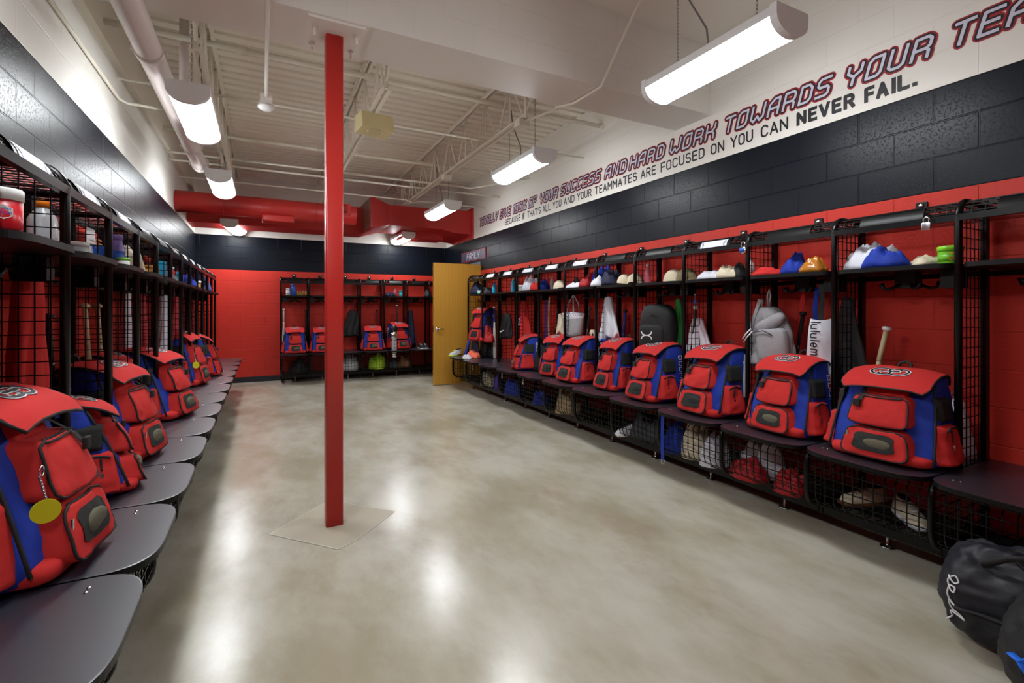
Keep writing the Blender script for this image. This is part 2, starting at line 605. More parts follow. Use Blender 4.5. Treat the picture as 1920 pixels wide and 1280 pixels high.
# ------------------------------------------------------------------ column, its patch in the floor, cap plate
CX, CY = 0.392, 3.21
col = thing('column', 'tall square red steel column standing free in the room', 'column', (CX, CY, 0))
mb = MB()
poly = []
r = 0.012; h = 0.051
for sx, sy, a0 in ((1, -1, -90), (1, 1, 0), (-1, 1, 90), (-1, -1, 180)):
    for k in range(5):
        a = math.radians(a0 + k * 22.5)
        poly.append((sx * (h - r) + r * math.cos(a), sy * (h - r) + r * math.sin(a)))
mb.prism(poly, 0, 3.035, smooth=True)
mb.build('shaft', M_COL, col)
mb = MB()
mb.box(-0.16, 0.16, -0.19, 0.19, 3.035, 3.05)
mb.build('cap_plate', M_WPAINT, col)
for sx in (-0.12, 0.12):
    for sy in (-0.1, 0.1):
        mb = MB()
        mb.lathe([(0.018, 3.035), (0.018, 3.018), (0.0185, 3.018), (0.010, 3.0175), (0.010, 2.985), (0.007, 2.98)], 6, T(sx, sy, 0))
        mb.build('bolt', M_WPAINT, col)
mb = MB()
D = [(-0.36, 0.02), (0.02, 0.40), (0.38, 0.0), (0.08, -0.30), (-0.02, -0.36), (-0.16, -0.20)]
mb.prism([(CX + x, CY + y) for x, y in D], 0.0, 0.0015)
o = mb.build('floor_patch', M_DIRT); o['kind'] = 'structure'
mb = MB()
for i in range(len(D)):
    a, b = D[i], D[(i + 1) % len(D)]
    mb.ribbon([(CX + a[0], CY + a[1], 0.0022), (CX + b[0], CY + b[1], 0.0022)], (0, 0, 1), 0.008, joint=False)
o = mb.build('floor_joint', M_JOINT); o['kind'] = 'structure'

# ------------------------------------------------------------------ joists
JX = (-0.42, 0.90, 2.21)


def joist():
    mb = MB()
    zt, zb = Z_DECK - 0.005, 3.15
    for s in (-0.045, 0.015):
        mb.box(s, s + 0.032, 3.43, 9.99, zt - 0.005, zt)
        mb.box(s + (0.026 if s < 0 else 0), s + (0.032 if s < 0 else 0.006), 3.42, 9.99, zt - 0.035, zt - 0.005)
        mb.box(s, s + 0.032, 4.02, 9.3, zb, zb + 0.005)
        mb.box(s + (0.026 if s < 0 else 0), s + (0.032 if s < 0 else 0.006), 4.02, 9.3, zb + 0.005, zb + 0.035)
    o = mb.build('chord', M_DECKP)
    mb = MB()
    y = 4.05
    st = 0.30
    k = 0
    mb.tube([(0, 3.46, zt - 0.02), (0, 4.05, zb + 0.02)], 0.010, 6)
    mb.box(-0.012, 0.012, 4.0, 4.03, zb, zt)
    while y + st < 9.35:
        a, b = (zb + 0.02, zt - 0.02) if k % 2 == 0 else (zt - 0.02, zb + 0.02)
        s = 0.012 if k % 2 else -0.012
        mb.tube([(s, y, a), (s, y + st, b)], 0.010, 6)
        if k % 2 == 0:
            mb.tube([(0, y + st, zt - 0.02), (0, y + st, zb + 0.02)], 0.008, 6)
        y += st
        k += 1
    return o, mb.build('web', M_DECKP)


ch, wb = joist()
jl = ['above the column', 'behind the left row of lamps', 'nearest the lettered wall']
for i, x in enumerate((0.90, -0.42, 2.21)):
    t = thing('roof_joist', 'white open-web steel roof joist, the one ' + ('carrying the cream speaker' if i == 0 else jl[i]), 'joist', (x, 0, 0), group='open-web roof joists')
    if i == 0:
        ch.parent = t; wb.parent = t
    else:
        for q in (ch, wb):
            c = q.copy(); C.objects.link(c); c.parent = t


# ------------------------------------------------------------------ pipes and conduits
def pipe(name, label, pts, r, m=M_DECKP, seg=10, cat='pipe', couple=()):
    mb = MB()
    mb.tube(pts, r, seg)
    for (a, b) in couple:
        mb.tube([a, b], r * 1.35, seg)
    return tag(mb.build(name, m), label, cat)


t = thing('drain_pipe', 'fat white jacketed pipe running the length of the left wall under the roof', 'pipe', (-0.64, 0, 2.965))
mb = MB()
mb.tube([(0, -1.0, 0), (0, 2.6, 0), (0, 6.55, 0), (0.0, 6.64, 0.03), (0, 6.68, 0.1)], 0.074, 20)
mb.build('pipe_body', M_PIPE, t)
for y in (2.45, 3.75, 5.8, 6.45):
    mb = MB(); mb.tube([(0, y - 0.035, 0), (0, y + 0.035, 0)], 0.082, 20)
    for s in (-1, 1):
        mb.box(s * 0.08 - 0.015, s * 0.08 + 0.015, y - 0.02, y + 0.02, -0.012, 0.012)
    mb.build('clamp', M_PIPE, t)
pipe('riser_pipe', 'short white vertical pipe dropping behind the first left lamp', [(-0.57, 4.7, 3.7), (-0.57, 4.7, 3.12)], 0.035, M_PIPE, 14)
pipe('branch_pipe', 'white slanting branch pipe beside the end of the fat jacketed pipe', [(-0.60, 6.0, 3.07), (-0.52, 6.2, 3.25), (-0.45, 6.3, 3.68)], 0.045, M_PIPE, 14)
pipe('sprinkler_pipe', 'white sprinkler pipe crossing under the deck just behind the beam', [(XL, 4.54, 3.46), (XR, 4.54, 3.46)], 0.024,
     couple=[((0.82, 4.54, 3.46), (0.90, 4.54, 3.46)), ((XR - 0.05, 4.54, 3.46), (XR, 4.54, 3.46)), ((-0.2, 4.54, 3.46), (-0.12, 4.54, 3.46))])
pipe('sprinkler_pipe', 'white sprinkler pipe crossing under the deck past the speaker, midway back', [(XL, 6.90, 3.46), (XR, 6.90, 3.46)], 0.024,
     couple=[((0.55, 6.9, 3.46), (0.63, 6.9, 3.46))])
pipe('bridging_bar', 'thin white bridging bar passing behind the cream speaker', [(XL, 4.92, 3.2), (XR, 4.92, 3.2)], 0.011)
pipe('bridging_bar', 'white bridging bar running to the lettered wall above the third lamp', [(XL, 7.3, 3.2), (XR, 7.3, 3.2)], 0.014)
pipe('conduit', 'white conduit crossing the joists then bending towards the lettered wall', [(XL, 7.07, 3.23), (2.9, 7.07, 3.23), (3.0, 7.03, 3.25), (XR, 6.3, 3.28)], 0.013)
pipe('bridging_bar', 'thin white bar crossing under the joist ends just before the red duct', [(XL, 7.9, 3.13), (2.1, 7.9, 3.13), (2.2, 7.9, 3.09), (2.3, 7.9, 3.13), (XR, 7.9, 3.13)], 0.011)
pipe('bridging_bar', 'thin white bridging bar high under the deck at the top left', [(XL, 3.9, 3.62), (XR, 3.9, 3.62)], 0.011)
pipe('conduit', 'white conduit along the left wall turning towards the fat pipe', [(XL + 0.02, 0.0, 3.03), (XL + 0.02, 4.9, 3.03), (XL + 0.06, 4.98, 3.03), (-0.74, 5.0, 3.03)], 0.012)
pipe('conduit', 'white conduit snaking from the near ceiling under the beam to the right joist',
     [(2.55, 2.6, 3.63), (2.46, 2.75, 3.60), (2.29, 2.975, 3.035), (2.27, 3.3, 3.03), (2.22, 3.50, 3.06), (2.30, 3.62, 3.10), (2.22, 4.05, 3.13)], 0.012)
for i, (x, yy) in enumerate(((2.21, 4.1), (2.21, 6.25))):
    mb = MB(); mb.box(x - 0.055, x + 0.055, yy - 0.055, yy + 0.055, 3.085, 3.145)
    tag(mb.build('junction_box', M_DECKP), 'small white junction box under the right joist, ' + ('nearer the beam' if i == 0 else 'above the third lamp'), 'junction box', 'joist junction boxes')
# sensor on a conduit
t = thing('motion_sensor', 'round white ceiling sensor on a long conduit left of the red column', 'sensor', (0.02, 4.46, 3.02))
mb = MB(); mb.tube([(0, -3.0, 0.022), (0, -1.0, 0.022), (0, -0.95, 0.05), (0, 0, 0.05)], 0.012, 8); mb.build('conduit', M_WPAINT, t)
mb = MB(); mb.box(-0.045, 0.045, -0.045, 0.045, -0.01, 0.07); mb.build('box', M_WPAINT, t)
mb = MB(); mb.lathe([(0.062, -0.012), (0.062, -0.03), (0.045, -0.045), (0.02, -0.05)], 20); mb.build('dome', M_WPLAS, t)
# speaker
t = thing('loudspeaker', 'cream box loudspeaker fixed under the middle roof joist', 'speaker', (0.93, 4.62, 3.0), 0.15)
mb = MB()
vs = [(-0.15, -0.1, 0), (0.15, -0.1, 0), (0.15, 0.12, -0.01), (-0.15, 0.12, -0.01), (-0.15, -0.06, 0.15), (0.15, -0.06, 0.15), (0.15, 0.12, 0.15), (-0.15, 0.12, 0.15)]
mb.add([(x, y, z) for x, y, z in vs], [(3, 2, 1, 0), (4, 5, 6, 7), (0, 1, 5, 4), (1, 2, 6, 5), (2, 3, 7, 6), (3, 0, 4, 7)], 0, False)
mb.build('cabinet', M_SPK, t)
mb = MB(); mb.lathe([(0.075, -0.001), (0.075, -0.004), (0.06, -0.006)], 24, T(0, 0.0, -0.004)); mb.build('grille', mat('cream grille', rgb(204, 190, 142), 0.8, bump=0.6, scale=300), t)

# ------------------------------------------------------------------ red ducts
t = thing('round_duct', 'round red air duct coming out of the left wall', 'duct', (0, 0, 0))
mb = MB(); mb.tube([(XL + 0.003, 7.86, 2.79), (1.28, 7.86, 2.79)], 0.145, 28)
for x in (-0.5, 0.1, 0.7):
    mb.tube([(x, 7.86, 2.79), (x + 0.012, 7.86, 2.79)], 0.148, 28)
mb.build('duct_body', M_DUCT, t)
for x in (-0.02,):
    mb = MB(); mb.rbox(x, x + 0.42, 7.70, 7.98, 2.585, 2.68); mb.build('diffuser', M_DUCT, t)
mb = MB(); mb.box(0.93, 1.18, 7.685, 7.80, 2.76, 2.93); mb.build('diffuser', M_DUCT, t)
mb = MB()
for k in range(6):
    mb.box(0.95, 1.13, 7.680, 7.686, 2.785 + k * 0.022, 2.797 + k * 0.022)
mb.build('grille', mat('dark louvres', rgb(60, 10, 12), 0.6), t)
t = thing('box_duct', 'large rectangular red duct along the top of the back wall', 'duct', (0, 0, 0))
mb = MB()
mb.box(XL + 0.003, 1.62, 8.97, 9.55, 2.69, 3.15)
mb.build('duct_run', M_DUCT, t)
mb = MB()
# widening collar
a = [(8.97, 2.69), (9.55, 2.69), (9.55, 3.15), (8.97, 3.15)]
b = [(8.30, 2.70), (9.55, 2.70), (9.55, 3.22), (8.30, 3.22)]
c_ = [(8.46, 2.79), (9.45, 2.79), (9.45, 3.14), (8.46, 3.14)]


def skin(mb, secs, mi=0):
    vs = []
    for x, s in secs:
        vs += [(x, y, z) for y, z in s]
    n = len(secs[0][1])
    fs = []
    for i in range(len(secs) - 1):
        for k in range(n):
            l = (k + 1) % n
            fs.append((i * n + k, i * n + l, (i + 1) * n + l, (i + 1) * n + k))
    fs.append(tuple(range(n))); fs.append(tuple((len(secs) - 1) * n + k for k in range(n))[::-1])
    mb.add(vs, fs, mi, False)


skin(mb, [(1.60, b), (1.63, b), (1.95, c_), (2.9, [(8.47, 2.79), (9.45, 2.79), (9.45, 3.15), (8.47, 3.15)]), (3.15, [(8.48, 2.74), (9.45, 2.70), (9.45, 3.17), (8.48, 3.17)]), (XR - 0.01, [(8.48, 2.73), (9.45, 2.66), (9.45, 3.17), (8.48, 3.17)])])
mb.build('plenum', M_DUCT, t)
mb = MB(); mb.box(XR - 0.04, XR - 0.003, 8.42, 9.5, 2.645, 3.22); mb.build('flange', M_DUCT, t)
mb = MB(); mb.box(1.585, 1.60, 8.32, 8.95, 2.72, 3.20); mb.build('end_plate', mat('bare metal end plate', rgb(150, 110, 100), 0.5), t)
mb = MB(); mb.box(2.3, 3.1, 8.98, 9.4, 2.66, 2.80); mb.build('diffuser', M_DUCT, t)


# ------------------------------------------------------------------ hanging lamps
def lamp_proto():
    L_, W_ = 0.94, 0.25
    r = {}
    mb = MB()
    poly = [(-W_ / 2, 0.055), (-W_ / 2, 0.10), (-W_ / 2 + 0.02, 0.115), (W_ / 2 - 0.02, 0.115), (W_ / 2, 0.10), (W_ / 2, 0.055)]
    M = Matrix(((1, 0, 0, 0), (0, 0, 1, 0), (0, 1, 0, 0), (0, 0, 0, 1)))
    mb.prism(poly, -L_ / 2, L_ / 2, M=M)
    r['housing'] = mb.build('housing', M_LAMPH)
    arc = [(-W_ / 2 + 0.004, 0.055)] + [(-W_ / 2 * math.cos(PI * k / 12) * 0.97, 0.052 - 0.078 * math.sin(PI * k / 12)) for k in range(13)] + [(W_ / 2 - 0.004, 0.055)]
    mb = MB(); mb.prism(arc, -L_ / 2 + 0.025, L_ / 2 - 0.025, M=M, smooth=True)
    r['diffuser'] = mb.build('diffuser', M_LENS)
    big = [(-W_ / 2 - 0.003, 0.057)] + [(-(W_ / 2 + 0.003) * math.cos(PI * k / 12), 0.055 - 0.084 * math.sin(PI * k / 12)) for k in range(13)] + [(W_ / 2 + 0.003, 0.057), (W_ / 2 + 0.003, 0.112), (-W_ / 2 - 0.003, 0.112)]
    ecs = []
    for s in (-1, 1):
        mb = MB()
        a, b = (L_ / 2 - 0.027, L_ / 2 + 0.012)
        if s < 0:
            a, b = -b, -a
        mb.prism(big, a, b, M=M, smooth=False)
        ecs.append(mb.build('end_cap', M_LAMPH))
    r['caps'] = ecs
    return r


LP = lamp_proto()


def chain(ztop, y):
    mb = MB()
    z = 0.115
    k = 0
    while z < ztop:
        pts = []
        for j in range(8):
            a = j * PI / 4
            dx, dz = 0.006 * math.cos(a), 0.015 * math.sin(a)
            pts.append((dx, y, z + 0.014 + dz) if k % 2 == 0 else (0, y + dx, z + 0.014 + dz))
        mb.tube(pts, 0.0016, 4, closed=True)
        z += 0.024
        k += 1
    return mb


CH_M = {}
lamps = [('R', 2.38, 2.01, 2.755, 0, 'nearest hanging white tube lamp, in front of the lettered wall before the beam'),
         ('R', 2.38, 4.42, 2.755, 0, 'hanging white tube lamp by the lettered wall just behind the beam, second from the viewer'),
         ('R', 2.38, 6.93, 2.755, 0, 'hanging white tube lamp by the red duct next to the start of the lettering'),
         ('R', 2.42, 9.42, 2.66, 0, 'small looking hanging lamp under the duct near the FAMILY sign'),
         ('L', -0.45, 4.36, 2.755, 0, 'bright hanging lamp beside the fat pipe, nearest of the left row in view'),
         ('L', -0.44, 6.66, 2.755, 0, 'hanging lamp over the left lockers beyond the end of the fat pipe'),
         ('L', -0.44, 9.42, 2.66, -0.10, 'slightly twisted hanging lamp under the duct over the back left corner'),
         ('L', -0.45, 2.00, 2.755, 0, 'hanging lamp of the left row almost overhead, before the beam'),
         ('L', -0.45, -0.40, 2.755, 0, 'unseen lamp added behind the viewer to brighten the left row')]  # extra lamp out of view, added to brighten the lamp end caps
first = True
for s, x, y, z, rz, lab in lamps:
    t = thing('hanging_lamp', lab, 'lamp', (x, y, z), rz, 'hanging strip lamps')
    parts = [LP['housing'], LP['diffuser']] + LP['caps']
    for p in parts:
        if first:
            p.parent = t
        else:
            c = p.copy(); C.objects.link(c); c.parent = t
    top = (Z_CEIL if y < 3 else Z_DECK) - z
    if y > 9:
        top = 0.13 + (2.79 - 2.66) - 0.115 + 0.12
        top = 0.14
    for yy in (-0.28, 0.28):
        key = (round(top, 3), yy)
        if key not in CH_M:
            CH_M[key] = chain(top - 0.03, yy).build('chain', M_STEEL)
            CH_M[key].parent = t
        else:
            c = CH_M[key].copy(); C.objects.link(c); c.parent = t
    if y < 9:
        mb = MB(); mb.tube([(0.02, 0.05, 0.11), (0.03, 0.08, 0.3), (0.0, 0.2, 0.55), (-0.02, 0.25, top)], 0.006, 6)
        mb.build('cord', M_STEEL, t)
    first = False

# ------------------------------------------------------------------ oak door
t = thing('door_1', '', '', (0, 0, 0))
del t['label'], t['category']
t['kind'] = 'structure'
t.location = (XR, 8.14, 0)
mb = MB(); mb.box(-0.893, -0.005, -0.045, 0.0, 0.012, 2.135)
mb.build('door_leaf', oak(), t)
mb = MB()
mb.lathe([(0.033, 0), (0.033, 0.006), (0.024, 0.012)], 24, T(-0.83, -0.045, 0.985) @ RX(PI / 2))
mb.lathe([(0.012, 0), (0.012, 0.05)], 14, T(-0.83, -0.045, 0.985) @ RX(PI / 2))
mb.tube([(-0.83, -0.095, 0.985), (-0.80, -0.1, 0.985), (-0.72, -0.096, 0.98)], 0.010, 10)
mb.build('lever_handle', M_CHROME, t)
mb = MB(); mb.box(-0.8945, -0.8925, -0.037, -0.008, 0.93, 1.04); mb.build('latch_plate', M_CHROME, t)
for z in (0.25, 1.07, 1.88):
    mb = MB(); mb.tube([(-0.004, -0.052, z - 0.05), (-0.004, -0.052, z + 0.05)], 0.007, 8); mb.build('hinge', M_STEEL, t)
mb = MB(); mb.box(2.66, XR, 8.16, 8.22, 0, 0.006); struct('light_under_door', mb, M_WPLAS)  # white strip standing in for the light showing under the door

# ------------------------------------------------------------------ stroke lettering
G = {
    'A': [[(0, 0), (0, .7), (.28, 1), (.62, 1), (.62, 0)], [(0, .42), (.62, .42)]],
    'B': [[(0, 0), (0, 1), (.5, 1), (.62, .88), (.62, .62), (.5, .52), (0, .52)], [(.5, .52), (.62, .4), (.62, .12), (.5, 0), (0, 0)]],
    'C': [[(.62, 1), (.14, 1), (0, .86), (0, 0), (.48, 0), (.62, .14)]],
    'D': [[(0, 0), (0, 1), (.42, 1), (.62, .78), (.62, .16), (.46, 0), (0, 0)]],
    'E': [[(.62, 1), (0, 1), (0, 0), (.62, 0)], [(0, .52), (.55, .52)]],
    'F': [[(.62, 1), (0, 1), (0, 0)], [(0, .52), (.52, .52)]],
    'G': [[(.62, 1), (0, 1), (0, 0), (.5, 0), (.62, .12), (.62, .5), (.32, .5)]],
    'H': [[(0, 0), (0, 1)], [(.62, 0), (.62, 1)], [(0, .52), (.62, .52)]],
    'I': [[(.1, 0), (.1, 1)]],
    'K': [[(0, 0), (0, 1)], [(.62, 1), (.62, .72), (.42, .5), (0, .5)], [(.42, .5), (.62, .28), (.62, 0)]],
    'L': [[(0, 1), (0, 0), (.58, 0)]],
    'M': [[(0, 0), (0, 1), (.36, .55), (.72, 1), (.72, 0)]],
    'N': [[(0, 0), (0, 1), (.62, 0), (.62, 1)]],
    'O': [[(0, 0), (0, .82), (.16, 1), (.62, 1), (.62, .16), (.48, 0), (0, 0)]],
    'R': [[(0, 0), (0, 1), (.48, 1), (.62, .86), (.62, .56), (.5, .44), (0, .44)], [(.5, .44), (.62, .3), (.62, 0)]],
    'S': [[(.62, 1), (.12, 1), (0, .86), (0, .62), (.12, .52), (.5, .52), (.62, .4), (.62, .12), (.5, 0), (0, 0)]],
    'T': [[(0, 1), (.66, 1)], [(.33, 1), (.33, 0)]],
    'U': [[(0, 1), (0, .14), (.14, 0), (.48, 0), (.62, .14), (.62, 1)]],
    'V': [[(0, 1), (0, .4), (.3, 0), (.62, .4), (.62, 1)]],
    'W': [[(0, 1), (0, .2), (.2, 0), (.42, .3), (.62, 0), (.84, .2), (.84, 1)]],
    'Y': [[(0, 1), (0, .66), (.32, .42), (.64, .66), (.64, 1)], [(.32, .42), (.32, 0)]],
    '1': [[(.0, .85), (.2, 1), (.2, 0)]],
    '0': [[(0, 0), (0, 1), (.58, 1), (.58, 0), (0, 0)]],
    '%': [[(.05, 0), (.6, 1)], [(0, 1), (.2, 1), (.2, .74), (0, .74), (0, 1)], [(.45, .26), (.65, .26), (.65, 0), (.45, 0), (.45, .26)]],
    "'": [[(.06, 1), (.06, .78)]],
    '.': [[(.04, 0.03), (.1, 0.03)]],
}
R_ = math.radians


def arcp(cx, cy, rx, ry, a0, a1, n=8):
    return [(cx + rx * math.cos(R_(a0 + (a1 - a0) * k / n)), cy + ry * math.sin(R_(a0 + (a1 - a0) * k / n))) for k in range(n + 1)]


G2 = {   # plain sans
    'A': [[(0, 0), (.32, 1), (.64, 0)], [(.1, .3), (.54, .3)]],
    'B': [[(0, 0), (0, 1), (.34, 1)] + arcp(.34, .76, .22, .24, 90, -90, 6) + [(0, .52)], [(.34, .52)] + arcp(.36, .26, .24, .26, 90, -90, 6) + [(0, 0)]],
    'C': [arcp(.3, .7, .3, .3, 20, 180, 8) + arcp(.3, .3, .3, .3, 180, 340, 8)],
    'P': [[(0, 0), (0, 1), (.34, 1)] + arcp(.34, .74, .24, .26, 90, -90, 6) + [(0, .48)]],
    'D': [[(0, 0), (0, 1), (.26, 1)] + arcp(.26, .7, .32, .3, 90, 0, 5) + arcp(.26, .3, .32, .3, 0, -90, 5) + [(0, 0)]],
    'E': [[(.52, 1), (0, 1), (0, 0), (.52, 0)], [(0, .52), (.46, .52)]],
    'F': [[(.52, 1), (0, 1), (0, 0)], [(0, .5), (.46, .5)]],
    'H': G['H'], 'I': G['I'], 'L': G['L'], 'N': G['N'], 'T': G['T'], "'": G["'"], '.': G['.'],
    'M': [[(0, 0), (0, 1), (.36, .4), (.72, 1), (.72, 0)]],
    'O': [arcp(.3, .7, .3, .3, 0, 180, 10) + arcp(.3, .3, .3, .3, 180, 360, 10) + [(.6, .7)]],
    'R': [[(0, 0), (0, 1), (.34, 1)] + arcp(.34, .74, .24, .26, 90, -90, 6) + [(0, .48)], [(.32, .48), (.6, 0)]],
    'S': [arcp(.28, .75, .27, .25, 30, 240, 8) + arcp(.3, .26, .28, .26, 70, -150, 8)],
    'U': [[(0, 1)] + arcp(.3, .3, .3, .3, 180, 360, 10) + [(.6, 1)]],
    'V': [[(0, 1), (.32, 0), (.64, 1)]],
    'Y': [[(0, 1), (.32, .48), (.64, 1)], [(.32, .48), (.32, 0)]],
    'l': [[(0.05, 0), (0.05, 1)]],
    'u': [[(0, .66)] + arcp(.22, .2, .22, .2, 180, 360, 8) + [(.44, .66), (.44, 0)]],
    'e': [[(.02, .33), (.46, .33)] + arcp(.24, .33, .22, .33, 0, 320, 12)],
    'm': [[(0, 0), (0, .66)], arcp(.16, .46, .16, .2, 180, 0, 6) + [(.32, 0)], arcp(.48, .46, .16, .2, 180, 0, 6) + [(.64, 0)]],
    'o': [arcp(.24, .33, .24, .33, 0, 360, 14)],
    'n': [[(0, 0), (0, .66)], arcp(.2, .44, .2, .22, 180, 0, 6) + [(.4, 0)]],
}


def wid(g, ch):
    return max(p[0] for st in g[ch] for p in st)


def strokes(text, g=G, gap=0.34, slant=0.0):
    """strokes of a word in units of its cap height, and its width"""
    x = 0.0
    out = []
    for ch in text:
        if ch == ' ':
            x += 0.4
            continue
        for st in g[ch]:
            out.append([(x + px_ + slant * py_, py_) for px_, py_ in st])
        x += wid(g, ch) + gap
    return out, x - gap


def wallY(px):
    u = (px - 960) / 908.0
    c, s = math.cos(YAW), math.sin(YAW)
    d = XR / (s + u * c)
    return d * (c - s * u)


LINE1 = [('TOTALLY', 899, 933), ('GIVE', 937, 957), ('100%', 961, 986.5), ('OF', 991, 1005), ('YOUR', 1012, 1045), ('SUCCESS', 1051, 1125),
         ('AND', 1134, 1173), ('HARD', 1180, 1244), ('WORK', 1255, 1339), ('TOWARDS', 1356, 1554), ('YOUR', 1582, 1742)]
LINE2 = [('BECAUSE', 947, 976), ('IF', 979.5, 984), ("THAT'S", 988.5, 1014.5), ('ALL', 1017.5, 1032.5), ('YOU', 1036.5, 1053), ('AND', 1057, 1077.5),
         ('YOUR', 1082, 1109.5), ('TEAMMATES', 1115, 1195), ('ARE', 1201, 1230.5), ('FOCUSED', 1238.5, 1322), ('ON', 1332, 1359), ('YOU', 1369, 1413), ('CAN', 1426, 1479)]
LINE2B = [('NEVER', 1494, 1603), ('FAIL.', 1621, 1720)]


def word_on_wall(mbs, text, y0, y1, z, h, g, gap, slant, widths):
    st, w_ = strokes(text, g, gap, 0)
    sc = (y0 - y1 - 0.02) / w_
    for poly in st:
        base = [(y0 - 0.01 - px_ * sc - slant * py_ * h, z + py_ * h) for px_, py_ in poly]
        for mb, wd, off in widths:
            mb.ribbon([(XR - off, a, b) for a, b in base], (-1, 0, 0), wd, joint='square' if wd < 0.03 else True)


t = thing('wall_lettering', 'large slanted white lettering outlined in black and red, top line on the right wall', 'lettering', (0, 0, 0))
yT = wallY(1778)
for wd, ya, yb in [(x_, wallY(a), wallY(b)) for x_, a, b in LINE1] + [('TEAM', yT, yT - 0.47)]:
    lw, lb, lr = MB(), MB(), MB()
    word_on_wall((), wd, ya, yb, 2.848, 0.115, G, 0.36, 0.28, [(lw, 0.0175, 0.0045), (lb, 0.040, 0.003), (lr, 0.058, 0.0015)])
    wp = lw.build('word', M_LWHT, t)
    lb.build('black_outline', M_LBLK, wp); lr.build('red_outline', M_LRED, wp)
t = thing('wall_lettering', 'plain black lettering, smaller second line on the right wall ending NEVER FAIL', 'lettering', (0, 0, 0))
for wd, a, b in LINE2:
    mb = MB()
    word_on_wall((), wd, wallY(a), wallY(b), 2.704, 0.082, G2, 0.3, 0, [(mb, 0.0145, 0.0015)])
    mb.build('word', M_LBLK, t)
for wd, a, b in LINE2B:
    mb = MB()
    word_on_wall((), wd, wallY(a), wallY(b), 2.706, 0.078, G2, 0.42, 0, [(mb, 0.024, 0.0015)])
    mb.build('bold_word', M_LBLK, t)

# FAMILY sign over the door
t = thing('door_sign', 'purple and red FAMILY sign above the door head', 'sign', (XR, 0, 0))
mb = MB(); mb.box(-0.012, 0, 7.86, 9.04, 2.232, 2.428); mb.build('red_backing', M_LRED, t)
mb = MB(); mb.box(-0.016, -0.012, 7.875, 9.025, 2.247, 2.413); mb.build('panel', M_SIGN, t)
mb = MB()
st, w_ = strokes('FAMILY', G, 0.3, 0.0)
for poly in st:
    mb.ribbon([(-0.018, 8.74 - px_ * 0.60 / w_ - 0.02 * py_, 2.275 + py_ * 0.11) for px_, py_ in poly], (-1, 0, 0), 0.022)
mb.build('letters', M_LWHT, t)

# ------------------------------------------------------------------ lockers
# local frame: x along the wall, y out from the wall, z up; s = side (+1/-1) where the bay's own frame stands
FY, TOPZ = 0.360, 1.90        # front post distance from wall, top of the frame


def seat_poly(w_, d=0.745, r=0.15, y0=0.012, gap=0.005, p=4.2):
    h = w_ / 2 - gap
    pts = [(-h, y0), (h, y0)]
    n = 30
    for k in range(n + 1):
        a = PI * k / n
        ca, sa = math.cos(a), math.sin(a)
        x = math.copysign(abs(ca) ** (2 / p), ca) * h
        y = d - r + r * sa ** 0.85
        pts.append((x, y))
    return pts


def frame_mesh(x):
    """tube frame + rear post of one dividing panel at local x"""
    f = MB()
    r = 0.017
    pts = [(x, FY, SEAT_Z + 0.0), (x, FY, TOPZ - 0.09)]
    for k in range(1, 7):
        a = PI / 2 * k / 6
        pts.append((x, FY - 0.09 + 0.09 * math.cos(a), TOPZ - 0.09 + 0.09 * math.sin(a)))
    pts.append((x, 0.005, TOPZ))
    f.tube(pts, r, 10)
    f.box(x - 0.012, x + 0.012, 0.03, 0.075, 0.10, TOPZ - 0.01)
    return f


def base_mesh(x):
    f = MB()
    pts = [(x, FY + 0.01, SEAT_Z - 0.018), (x, 0.55, SEAT_Z - 0.02), (x, 0.60, SEAT_Z - 0.03), (x, 0.632, SEAT_Z - 0.06), (x, 0.64, SEAT_Z - 0.10), (x, 0.64, 0.27)]
    for k in range(1, 6):
        a = PI / 2 * k / 5
        pts.append((x, 0.64 - 0.10 + 0.10 * math.cos(a), 0.27 - 0.10 * math.sin(a)))
    pts += [(x, 0.05, 0.17)]
    f.tube(pts, 0.0155, 10)
    f.box(x - 0.016, x + 0.016, 0.05, 0.50, 0.10, 0.155)
    return f


def side_grid(x):
    g = MB()
    ys = [0.085 + 0.0465 * k for k in range(7)]
    for y in ys:
        z1 = TOPZ - 0.004 if y < FY - 0.09 else TOPZ - 0.09 + 0.09 * math.sqrt(max(0, 1 - ((y - FY + 0.09) / 0.09) ** 2))
        g.wire((x, y, SEAT_Z), (x, y, z1), 0.0045)
    z = SEAT_Z + 0.04
    while z < TOPZ - 0.02:
        y1 = FY - 0.01 if z < TOPZ - 0.09 else FY - 0.09 + 0.09 * math.sqrt(max(0, 1 - ((z - TOPZ + 0.09) / 0.09) ** 2))
        g.wire((x + 0.004, 0.06, z), (x + 0.004, y1, z), 0.0045)
        z += 0.052
    return g


def base_grid(x):
    g = MB()
    for k in range(11):
        y = 0.085 + k * 0.052
        g.wire((x, y, 0.17 if y < 0.56 else 0.20), (x, y, SEAT_Z - 0.03), 0.004)
    for k in range(6):
        z = 0.21 + k * 0.052
        g.wire((x + 0.004, 0.06, z), (x + 0.004, 0.635, z), 0.004)
    return g


